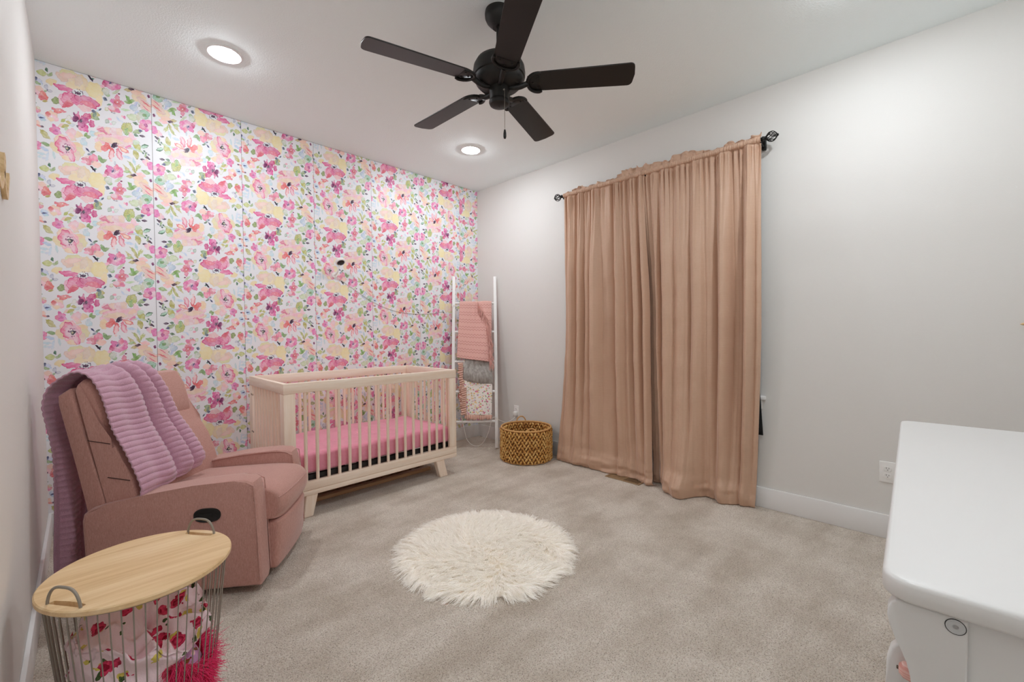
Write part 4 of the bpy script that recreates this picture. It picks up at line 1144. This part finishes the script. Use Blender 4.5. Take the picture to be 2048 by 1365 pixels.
t = NT(MFUR); a1 = t.noise(t.coord((40, 40, 14)), 1.0, 4, 0.65); t.color(t.ramp(a1, [(0.36, (140, 135, 129)), (0.62, (178, 174, 169))])); t.bump(t.noise(t.coord((300, 300, 60)), 1, 3), 0.6, 0.006)
gf, GP = drape('fur_blanket', 2, (0.318, 0.046), (0.340, 0.030), 0.690, 0.640, MFUR, 80, 50,
           lambda s, f: 0.012 * np.sin(PI * s) * f + 0.022 * np.sin(PI * np.clip(f, 0, 1) ** 1.6) ** 1.2 + 0.005 * np.sin(s * 7 + f * 5) * f - 0.010 * np.clip((f - 0.93) / 0.07, 0, 1), back=0.25, lift=0.026, thick=0.010)
tag(gf, 'grey faux fur blanket folded over the middle ladder rung below the knit one', 'blanket')
MBABY = floral('small_floral_print', (238, 232, 226), [((240, 214, 160), 1.1, 0.30, (230, 196, 140)), ((150, 176, 130), 1.6, 0.28, (110, 140, 104)), ((228, 140, 168), 1.2, 0.30, (200, 84, 128)), ((206, 190, 214), 1.0, 0.22, (170, 150, 190))], 30, 0.3, 0.9, 0.3)
MRUF = mat('peach_satin', (214, 174, 158), 0.5, spec=0.4, sheen=0.3)
fb_, FP = drape('ruffled_baby_blanket', 2, (0.335, 0.034), (0.315, 0.048), 0.345, 0.335, MBABY, 90, 50,
            lambda s, f: 0.010 * np.clip(f * 2, 0, 1) + 0.007 * np.sin(s * 8 + f * 3) * f, back=0.22, lift=0.0145)
tag(fb_, 'floral baby blanket with a peach satin ruffle edge hung low on the ladder', 'blanket')
def ruffle(p0, p1, width_dir, wid, waves, n0, seed, amp=0.014):
    NSr, NWr = waves * 10, 7
    s_ = np.linspace(0, 1, NSr)[:, None]; w_ = np.linspace(0, 1, NWr)[None, :]
    a0, a1 = np.array(p0), np.array(p1)
    wdir = np.array(width_dir)
    wv = np.sin(2 * PI * waves * s_ + 1.5 * vnoise(s_ * waves * 0.7, seed))
    u = a0[0] + (a1[0] - a0[0]) * s_ + wdir[0] * wid * w_ * (1 + 0.2 * vnoise(s_ * waves, seed + 1)) + 0.006 * w_ * np.cos(2 * PI * waves * s_) * abs(wdir[1])
    v = a0[1] + (a1[1] - a0[1]) * s_ + wdir[1] * wid * w_ * (1 + 0.2 * vnoise(s_ * waves, seed + 1)) + 0.006 * w_ * np.cos(2 * PI * waves * s_) * abs(wdir[0])
    n = n0 + amp * w_ * wv + 0.004 * np.sin(PI * w_)
    return grid_obj('ruffle', lworld(np.stack([u, v, n], -1)), MRUF, fb_, 0.0015)
ruffle((0.338, 0.870), (0.306, 0.345), (1, -0.15), 0.050, 24, 0.030, 4, 0.016)
ruffle((0.300, 0.620), (0.300, 0.345), (1, -0.2), 0.055, 13, 0.040, 9, 0.018)
ruffle((0.318, 0.348), (0.044, 0.338), (0, -1), 0.044, 13, 0.026, 6, 0.013)

# ------------------------------------------------------------------ woven basket
MWEAVE = mat('water_hyacinth', (196, 150, 84), 0.7, spec=0.3)
t = NT(MWEAVE); a1 = t.noise(t.coord(), 26, 3, 0.6); t.color(t.ramp(a1, [(0.34, (160, 108, 52)), (0.48, (206, 156, 86)), (0.66, (230, 194, 126))])); t.bump(t.noise(t.coord((60, 60, 300)), 1, 2), 0.3, 0.003)
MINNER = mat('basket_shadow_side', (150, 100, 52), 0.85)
MROPE = mat('rope_rim', (206, 158, 98), 0.7)
BC = Vector((-0.272, -0.980, 0)); BR, BHt = 0.232, 0.296
bas = tag(empty('basket', BC), 'round woven wicker storage basket with two loop handles below the outlet', 'basket')
bm = bmesh.new(); lathe(bm, [(0, 0.004), (BR - 0.012, 0.004), (BR - 0.009, 0.02), (BR - 0.008, BHt - 0.006), (BR - 0.014, BHt - 0.006), (BR - 0.018, 0.016), (0, 0.016)], 72)
bm_obj('liner', bm, MINNER, bas, True, 40)
bm = bmesh.new()
rows_, per = 11, 46
rgb_ = random.Random(4)
for side_r, inv in ((BR - 0.001, 1), (BR - 0.020, -1)):
    for r_i in range(rows_):
        z0 = 0.012 + r_i * (BHt - 0.024) / rows_; dz = (BHt - 0.024) / rows_
        for k in range(per):
            a0 = 2 * PI * (k + 0.5 * (r_i % 2)) / per
            lean = 0.30 * 2 * PI / per * (1 if (k + r_i) % 2 else -1)
            w_ = 0.0098 * rgb_.uniform(0.8, 1.2); out = 0.0058 * rgb_.uniform(0.7, 1.3) * inv
            pts = []
            for j in range(4):
                q = j / 3
                a = a0 + lean * (q - 0.5) * 2
                r = side_r + out * (math.sin(PI * q) - 0.25)
                pts.append(((r) * math.cos(a), (r) * math.sin(a), z0 - 0.002 + (dz + 0.004) * q))
            tube(bm, pts, [w_ * 0.55, w_, w_, w_ * 0.5], 5)
tag(bm_obj('weave', bm, MWEAVE, bas, True), kind='stuff')
for k, z in enumerate([0.010, 0.062, 0.112, 0.162, 0.212, 0.258]):
    bm = bmesh.new()
    pts = [((BR + 0.003 + 0.0022 * math.sin(i * PI * 46 / 92 * 2)) * math.cos(2 * PI * i / 184), (BR + 0.003 + 0.0022 * math.sin(i * PI * 46 / 92 * 2)) * math.sin(2 * PI * i / 184), z + 0.002 * math.sin(i * 0.5)) for i in range(184)]
    tube(bm, pts, 0.0028, 6, True); bm_obj('hoop', bm, MROPE, bas, True)
tube_obj('rim', [((BR - 0.004) * math.cos(2 * PI * i / 96), (BR - 0.004) * math.sin(2 * PI * i / 96), BHt - 0.001 + 0.001 * math.sin(i * 2.1)) for i in range(96)], 0.0085, MROPE, bas, 8, True)
for a in (math.radians(55), math.radians(235)):
    pts = []
    for k in range(21):
        q = PI * k / 20
        w_ = 0.046 * math.cos(q); lean_ = 0.0
        r = BR - 0.006 - (0.02 if a > 3 else 0.0) * math.sin(q)
        pts.append((r * math.cos(a) - w_ * math.sin(a), r * math.sin(a) + w_ * math.cos(a), BHt - 0.012 + (0.062 if a < 3 else 0.034) * math.sin(q)))
    tube_obj('handle', pts, 0.0058, MROPE, bas, 8)
# clear plastic pouch standing behind the basket
MPLAS = mat('clear_plastic', (235, 238, 240), 0.12, spec=0.6)
b_ = MPLAS.node_tree.nodes['Principled BSDF']; b_.inputs['Transmission Weight'].default_value = 0.9; b_.inputs['IOR'].default_value = 1.1; b_.inputs['Alpha'].default_value = 0.55
bm = bmesh.new(); box(bm, (-0.010, -0.085, 0.002), (0.010, 0.085, 0.215), 0.006, 2)
bmesh.ops.subdivide_edges(bm, edges=[e for e in bm.edges if e.calc_length() > 0.05], cuts=8, use_grid_fill=True)
for v_ in bm.verts: v_.co.x += 0.006 * float(vnoise2(v_.co.y * 30, v_.co.z * 26, 4))
bag = bm_obj('plastic_pouch', bm, MPLAS, None, True, 50)
bag.location = (-0.030, -1.175, 0); tag(bag, 'clear plastic pouch standing between the wicker basket and the left curtain', 'bag')
bag.location.x = -0.034

# ------------------------------------------------------------------ outlets, plug, vent
MPLATE = mat('outlet_plastic', (238, 238, 236), 0.35)
MSLOT = mat('outlet_slot', (60, 60, 60), 0.6)
def outlet(y, z, lab):
    o = tag(empty('wall_outlet', (-0.0005, y, z)), lab, 'outlet')
    bm = bmesh.new(); box(bm, (-0.005, -0.036, -0.059), (0.0, 0.036, 0.059), 0.003, 3); bm_obj('cover_plate', bm, MPLATE, o, True, 40)
    for dz in (0.0195, -0.0195):
        bm = bmesh.new()
        poly = []
        for k in range(24):
            a = 2 * PI * k / 24
            poly.append((0.0172 * math.cos(a), max(-0.0125, min(0.0125, 0.0172 * math.sin(a))) + dz))
        prism(bm, poly, 'x', -0.0075, -0.004, 0.0008, 1)
        rc = bm_obj('receptacle', bm, MPLATE, o, True, 40)
        bm = bmesh.new()
        box(bm, (-0.0079, 0.0045, dz), (-0.0074, 0.0065, dz + 0.008)); box(bm, (-0.0079, -0.0065, dz), (-0.0074, -0.0045, dz + 0.0065))
        tube(bm, [(-0.0079, 0, dz - 0.0065), (-0.0074, 0, dz - 0.0065)], 0.0022, 10)
        bm_obj('slot', bm, MSLOT, rc)
    bm = bmesh.new(); tube(bm, [(-0.0062, 0, 0), (-0.004, 0, 0)], 0.0028, 12); bm_obj('screw', bm, MPLATE, o, True, 40)
    return o
outlet(-3.479, 0.372, 'white duplex outlet low on the wall beside the white dresser')
outlet(-0.596, 0.352, 'white duplex outlet on the wall above the woven basket')
pl = tag(empty('plug_adapter', (-0.008, -0.602, 0.331)), 'small white power adapter plugged into the outlet above the basket', 'plug')
box_obj('adapter_body', (-0.034, -0.019, -0.022), (0.0, 0.019, 0.020), MPLATE, pl, 0.005, 3)
box_obj('strain_relief', (-0.024, -0.006, -0.034), (-0.012, 0.006, -0.022), MPLATE, pl, 0.002, 2)
MBRONZE = mat('brown_register', (150, 124, 92), 0.5, 0.3)
MVD = mat('vent_dark', (30, 26, 22), 0.8)
vent = tag(empty('floor_vent', (-0.128, -1.930, 0.0)), 'brown metal floor register in the carpet below the curtain gap', 'vent')
bm = bmesh.new()
for lo, hi in (((-0.080, -0.150, 0), (-0.062, 0.150, 0.006)), ((0.062, -0.150, 0), (0.080, 0.150, 0.006)), ((-0.062, -0.150, 0), (0.062, -0.130, 0.006)), ((-0.062, 0.130, 0), (0.062, 0.150, 0.006)), ((-0.062, -0.008, 0), (0.062, 0.008, 0.006))):
    box(bm, lo, hi, 0.002, 1)
bm_obj('frame', bm, MBRONZE, vent, True, 30)
box_obj('duct', (-0.063, -0.131, 0.0006), (0.063, -0.007, 0.0012), MVD, vent, 0)
box_obj('damper', (-0.063, 0.007, 0.0006), (0.063, 0.131, 0.0030), MBRONZE, vent, 0)
v0 = None
for k in range(9):
    if v0 is None: v0 = box_obj('louver', (-0.061, -0.002, 0.0012), (0.061, 0.002, 0.0050), MBRONZE, vent, 0); o = v0
    else: o = link(v0.copy(), vent)
    o.location = (0, -0.120 + k * 0.0132, 0)
bm = bmesh.new()
for k in range(5): box(bm, (-0.05 + k * 0.025 - 0.0012, -0.130, 0.0012), (-0.05 + k * 0.025 + 0.0012, -0.008, 0.0046))
bm_obj('cross_bar', bm, MBRONZE, vent)

# ------------------------------------------------------------------ baby monitor camera and its cord
MMON = mat('monitor_plastic', (240, 238, 236), 0.35)
MLENSB = mat('monitor_lens', (12, 12, 14), 0.12, spec=0.7)
mon = tag(empty('monitor_camera', (-1.617, -0.0015, 1.668)), 'white baby monitor camera on a wall mount above the crib', 'camera')
bm = bmesh.new(); tube(bm, [(0, 0, 0), (0, -0.012, 0)], 0.024, 24); bm_obj('wall_plate', bm, MMON, mon, True, 40)
tube_obj('mount_arm', smooth_path([(0, -0.010, 0.0), (0.002, -0.035, 0.006), (0.010, -0.060, 0.040), (0.016, -0.070, 0.080)], 6), 0.0075, MMON, mon, 10)
bm = bmesh.new(); lathe(bm, [(0, 0.020), (0.022, 0.018), (0.036, 0.010), (0.041, -0.002), (0.039, -0.014), (0.034, -0.018), (0, -0.018)], 32)
hd = bm_obj('head', bm, MMON, mon, True, 45)
hd.location = (0.020, -0.078, 0.110); hd.rotation_euler = (math.radians(-38), math.radians(-4), 0)
bm = bmesh.new(); lathe(bm, [(0.031, -0.0175), (0.028, -0.020), (0.015, -0.022), (0, -0.0225)], 28, cap=False)
ln_o = bm_obj('lens', bm, MLENSB, hd, True)
MCORD = mat('white_cord', (226, 222, 214), 0.5)
def lp(u, v, n): return tuple(lworld(np.array([u, v, n], float)))
wallpts = [(-1.615, -0.016, 1.655), (-1.560, -0.006, 1.628), (-1.47, -0.005, 1.575), (-1.28, -0.005, 1.462), (-1.08, -0.005, 1.388), (-0.86, -0.005, 1.358), (-0.62, -0.005, 1.365), (-0.47, -0.012, 1.385)]
wp2 = wallpts + [lp(LW + 0.02, 1.33, 0.012), lp(LW + 0.014, 1.44, 0.024), lp(LW - 0.005, 1.47, 0.022), lp(LW - 0.022, 1.40, -0.03), lp(LW - 0.022, 0.9, -0.032), lp(LW - 0.05, 0.45, -0.028), lp(0.345, 0.290, 0.010), lp(0.325, 0.22, 0.024), lp(0.295, 0.10, 0.02),
                 lp(0.225, 0.040, 0.010), lp(0.150, 0.055, 0.010), lp(0.085, 0.16, 0.020), lp(0.050, 0.29, 0.022), lp(0.02, 0.315, 0.026), lp(-0.02, 0.290, 0.012), (-0.16, -0.60, 0.262), (-0.08, -0.605, 0.275), (-0.026, -0.602, 0.300)]
tag(tube_obj('power_cord', smooth_path(wp2, 8), 0.0021, MCORD, None, 6), 'thin white power cord sagging across the wallpaper and looping under the ladder', 'cord')
# cord clip on the left ladder rail is skipped: the photo shows none

# ------------------------------------------------------------------ cut wood script sign on the left wall, wooden tip on the window wall
MSIGN = wood('birch_ply', (228, 200, 156), (204, 170, 124), 'y', rough=0.55, scale=2.0)
sign = []
# last letters of a cursive word: slanted loops joined by upstrokes
base, yy0 = 1.580, -2.235
pts = []
for k in range(4):
    y = yy0 + k * 0.135
    pts += [(y, base + 0.010), (y + 0.045, base + 0.048), (y + 0.068, base + 0.088), (y + 0.050, base + 0.098), (y + 0.040, base + 0.058), (y + 0.070, base + 0.004), (y + 0.105, base - 0.002)]
pts += [(-1.700, base + 0.034), (-1.668, base + 0.072)]
sp_ = smooth_path([(0, a, b) for a, b in pts], 6)
bm = bmesh.new()
hw, th_ = 0.0095, 0.010
L_, R_ = [], []
for i, p in enumerate(sp_):
    tg = (sp_[min(i + 1, len(sp_) - 1)] - sp_[max(i - 1, 0)]).normalized()
    nrm = Vector((0, -tg.z, tg.y))
    L_.append(p + nrm * hw); R_.append(p - nrm * hw)
X0, X1 = -L + 0.0005, -L + 0.0005 + th_
vs = [[bm.verts.new((x, q.y, q.z)) for q in arr] for arr, x in ((L_, X0), (R_, X0), (L_, X1), (R_, X1))]
for i in range(len(sp_) - 1):
    bm.faces.new((vs[2][i], vs[2][i + 1], vs[3][i + 1], vs[3][i])); bm.faces.new((vs[0][i], vs[1][i], vs[1][i + 1], vs[0][i + 1]))
    bm.faces.new((vs[0][i], vs[0][i + 1], vs[2][i + 1], vs[2][i])); bm.faces.new((vs[1][i], vs[3][i], vs[3][i + 1], vs[1][i + 1]))
for i in (0, len(sp_) - 1): bm.faces.new((vs[0][i], vs[2][i], vs[3][i], vs[1][i]))
tag(bm_obj('wall_sign', bm, MSIGN), 'cut wood cursive word sign on the left wall at the picture edge', 'sign')
tag(tube_obj('wall_dowel', [(-0.030, -3.944, 1.190), (-0.030, -3.952, 1.1905), (-0.030, -3.985, 1.191), (-0.030, -4.105, 1.191)], [0.001, 0.006, 0.0095, 0.0095], MSIGN, None, 10), 'pale wooden dowel tip jutting in at the far right edge of the window wall', 'dowel')

# ------------------------------------------------------------------ white dresser
MDRS = mat('white_lacquer', (226, 226, 225), 0.32, spec=0.5)
t = NT(MDRS); t.bump(t.noise(t.coord((3, 30, 3)), 2, 2), 0.03, 0.002)
dr = tag(empty('dresser', (-2.358, -3.604, 0.0), math.radians(1.5)), 'white painted dresser in the right foreground with a pink knob and rounded top', 'dresser')
# local: +x along the window-wall direction, -y toward the wall behind the viewpoint
def rrect(x0, x1, y0, y1, r, n=7):
    out = []
    for cx_, cy_, a0 in ((x1 - r, y1 - r, 0), (x0 + r, y1 - r, PI / 2), (x0 + r, y0 + r, PI), (x1 - r, y0 + r, 1.5 * PI)):
        for k in range(n):
            a = a0 + PI / 2 * k / (n - 1); out.append((cx_ + r * math.cos(a), cy_ + r * math.sin(a)))
    return out
bm = bmesh.new()
rings = [[bm.verts.new((x, y, z)) for x, y in rrect(i_, 1.428 - i_, -0.455 + i_, -i_, 0.036 - i_, 12)] for i_, z in ((0.006, 0.789), (0.002, 0.7903), (0.0, 0.7945), (0.0, 0.8125), (0.0008, 0.8160), (0.0030, 0.8190), (0.0065, 0.820))]
for A, B in zip(rings[:-1], rings[1:]):
    for i in range(len(A)): bm.faces.new((A[i], A[(i + 1) % len(A)], B[(i + 1) % len(A)], B[i]))
bm.faces.new(rings[0][::-1]); bm.faces.new(rings[-1])
bm_obj('dresser_top', bm, MDRS, dr, True, 50)
yo = 3.604
post = [(-3.691, 0.7848), (-3.622, 0.7848), (-3.6145, 0.7795), (-3.611, 0.771), (-3.6105, 0.758), (-3.613, 0.745), (-3.619, 0.730), (-3.6255, 0.716), (-3.6315, 0.700), (-3.6355, 0.682), (-3.6375, 0.660), (-3.638, 0.630), (-3.637, 0.12), (-3.630, 0.06), (-3.622, 0.0), (-3.691, 0.0)]
for x0 in (0.013, 1.428 - 0.035):
    bm = bmesh.new(); prism(bm, [(a + yo, b) for a, b in post], 'x', x0, x0 + 0.022, 0.003, 3); bm_obj('corner_post', bm, MDRS, dr, True, 40)
    bm = bmesh.new(); prism(bm, [(-0.44, 0.7865), (-0.385, 0.7865), (-0.385, 0.0), (-0.44, 0.0)], 'x', x0, x0 + 0.022, 0.003, 3); bm_obj('corner_post', bm, MDRS, dr, True, 40)
    box_obj('end_panel', (x0 + 0.007, -0.39, 0.06), (x0 + 0.019, -0.082, 0.7885), MDRS, dr, 0.001)
br = [(-3.700, 0.690), (-3.640, 0.688), (-3.624, 0.680), (-3.613, 0.664), (-3.608, 0.642), (-3.607, 0.600), (-3.612, 0.555), (-3.640, 0.500), (-3.700, 0.48)]
for x0 in (0.098, 0.76, 1.31):
    bm = bmesh.new(); prism(bm, [(a + yo, b) for a, b in br], 'x', x0, x0 + 0.022, 0.004, 3); bm_obj('scroll_bracket', bm, MDRS, dr, True, 40)
box_obj('back_panel', (0.03, -0.44, 0.06), (1.40, -0.43, 0.788), MDRS, dr, 0.001)
box_obj('bottom_panel', (0.03, -0.43, 0.06), (1.40, -0.10, 0.078), MDRS, dr, 0.001)
box_obj('front_rail', (0.035, -0.10, 0.755), (1.393, -0.082, 0.7885), MDRS, dr, 0.001)
MKNOB = mat('pink_striped_ceramic', (236, 176, 166), 0.25, spec=0.5)
t = NT(MKNOB); t.color(t.ramp(t.math('FRACT', t.math('MULTIPLY', t.noise(t.coord((1, 90, 1)), 1.2, 1), 4.0)), [(0.35, (232, 166, 156)), (0.8, (246, 206, 198))]))
MNUT = mat('knob_screw', (110, 100, 90), 0.35, 0.9)
k0 = None
for r_i in range(3):
    for c_i in range(2):
        x0, x1 = 0.042 + c_i * 0.69, 0.042 + c_i * 0.69 + 0.655
        z0, z1 = 0.09 + r_i * 0.222, 0.09 + r_i * 0.222 + 0.214
        d = box_obj('drawer', (x0, -0.42, z0), (x1, -0.068, z1), MDRS, dr, 0.003)
        for kx in (x0 + 0.04, x1 - 0.12):
            bm = bmesh.new()
            lathe(bm, [(0, 0), (0.0045, 0.0), (0.0045, 0.016), (0.008, 0.020), (0.0125, 0.030), (0.0135, 0.037), (0.0118, 0.0445), (0.007, 0.0495), (0, 0.0505)], 24)
            kb = bm_obj('knob', bm, MKNOB, d, True, 60); kb.location = (kx, -0.0685, z0 + 0.125 - 0.016 * (r_i < 2)); kb.rotation_euler = (-PI / 2, 0, 0)
            if r_i == 2: kb.location.z = 0.647
            if k0 is None: kb['label'] = 'pink striped ceramic knob'; k0 = kb
            bm = bmesh.new(); lathe(bm, [(0, 0), (0.0026, 0), (0.0026, 0.002), (0, 0.0024)], 10)
            sc = bm_obj('knob_screw', bm, MNUT, d, True); sc.location = kb.location + Vector((0, 0.0502, 0)); sc.rotation_euler = (-PI / 2, 0, 0)
# recessed steel bolt in the near post
MBOLT = mat('bolt_steel', (205, 208, 210), 0.45, 0.3)
for x0, sgn in ((0.0128, -1),):
    for (yy, z) in ((-3.679 + yo, 0.773), (-3.679 + yo, 0.16)):
        bm = bmesh.new(); lathe(bm, [(0.0095, -0.0005), (0.0095, 0.0006), (0.0078, 0.0008), (0.0072, 0.0004), (0.0030, 0.0006), (0.0026, -0.0002), (0, -0.0002)], 28, cap=False)
        o = bm_obj('bolt', bm, MBOLT, dr, True, 30); o.location = (x0, yy, z); o.rotation_euler = (0, -PI / 2, 0)
        bm = bmesh.new(); lathe(bm, [(0.0092, 0.0002), (0.0104, 0.0006), (0.0104, -0.0005)], 28, cap=False)
        o2 = bm_obj('washer', bm, MSLOT, dr, True, 30); o2.location = (x0, yy, z); o2.rotation_euler = (0, -PI / 2, 0)
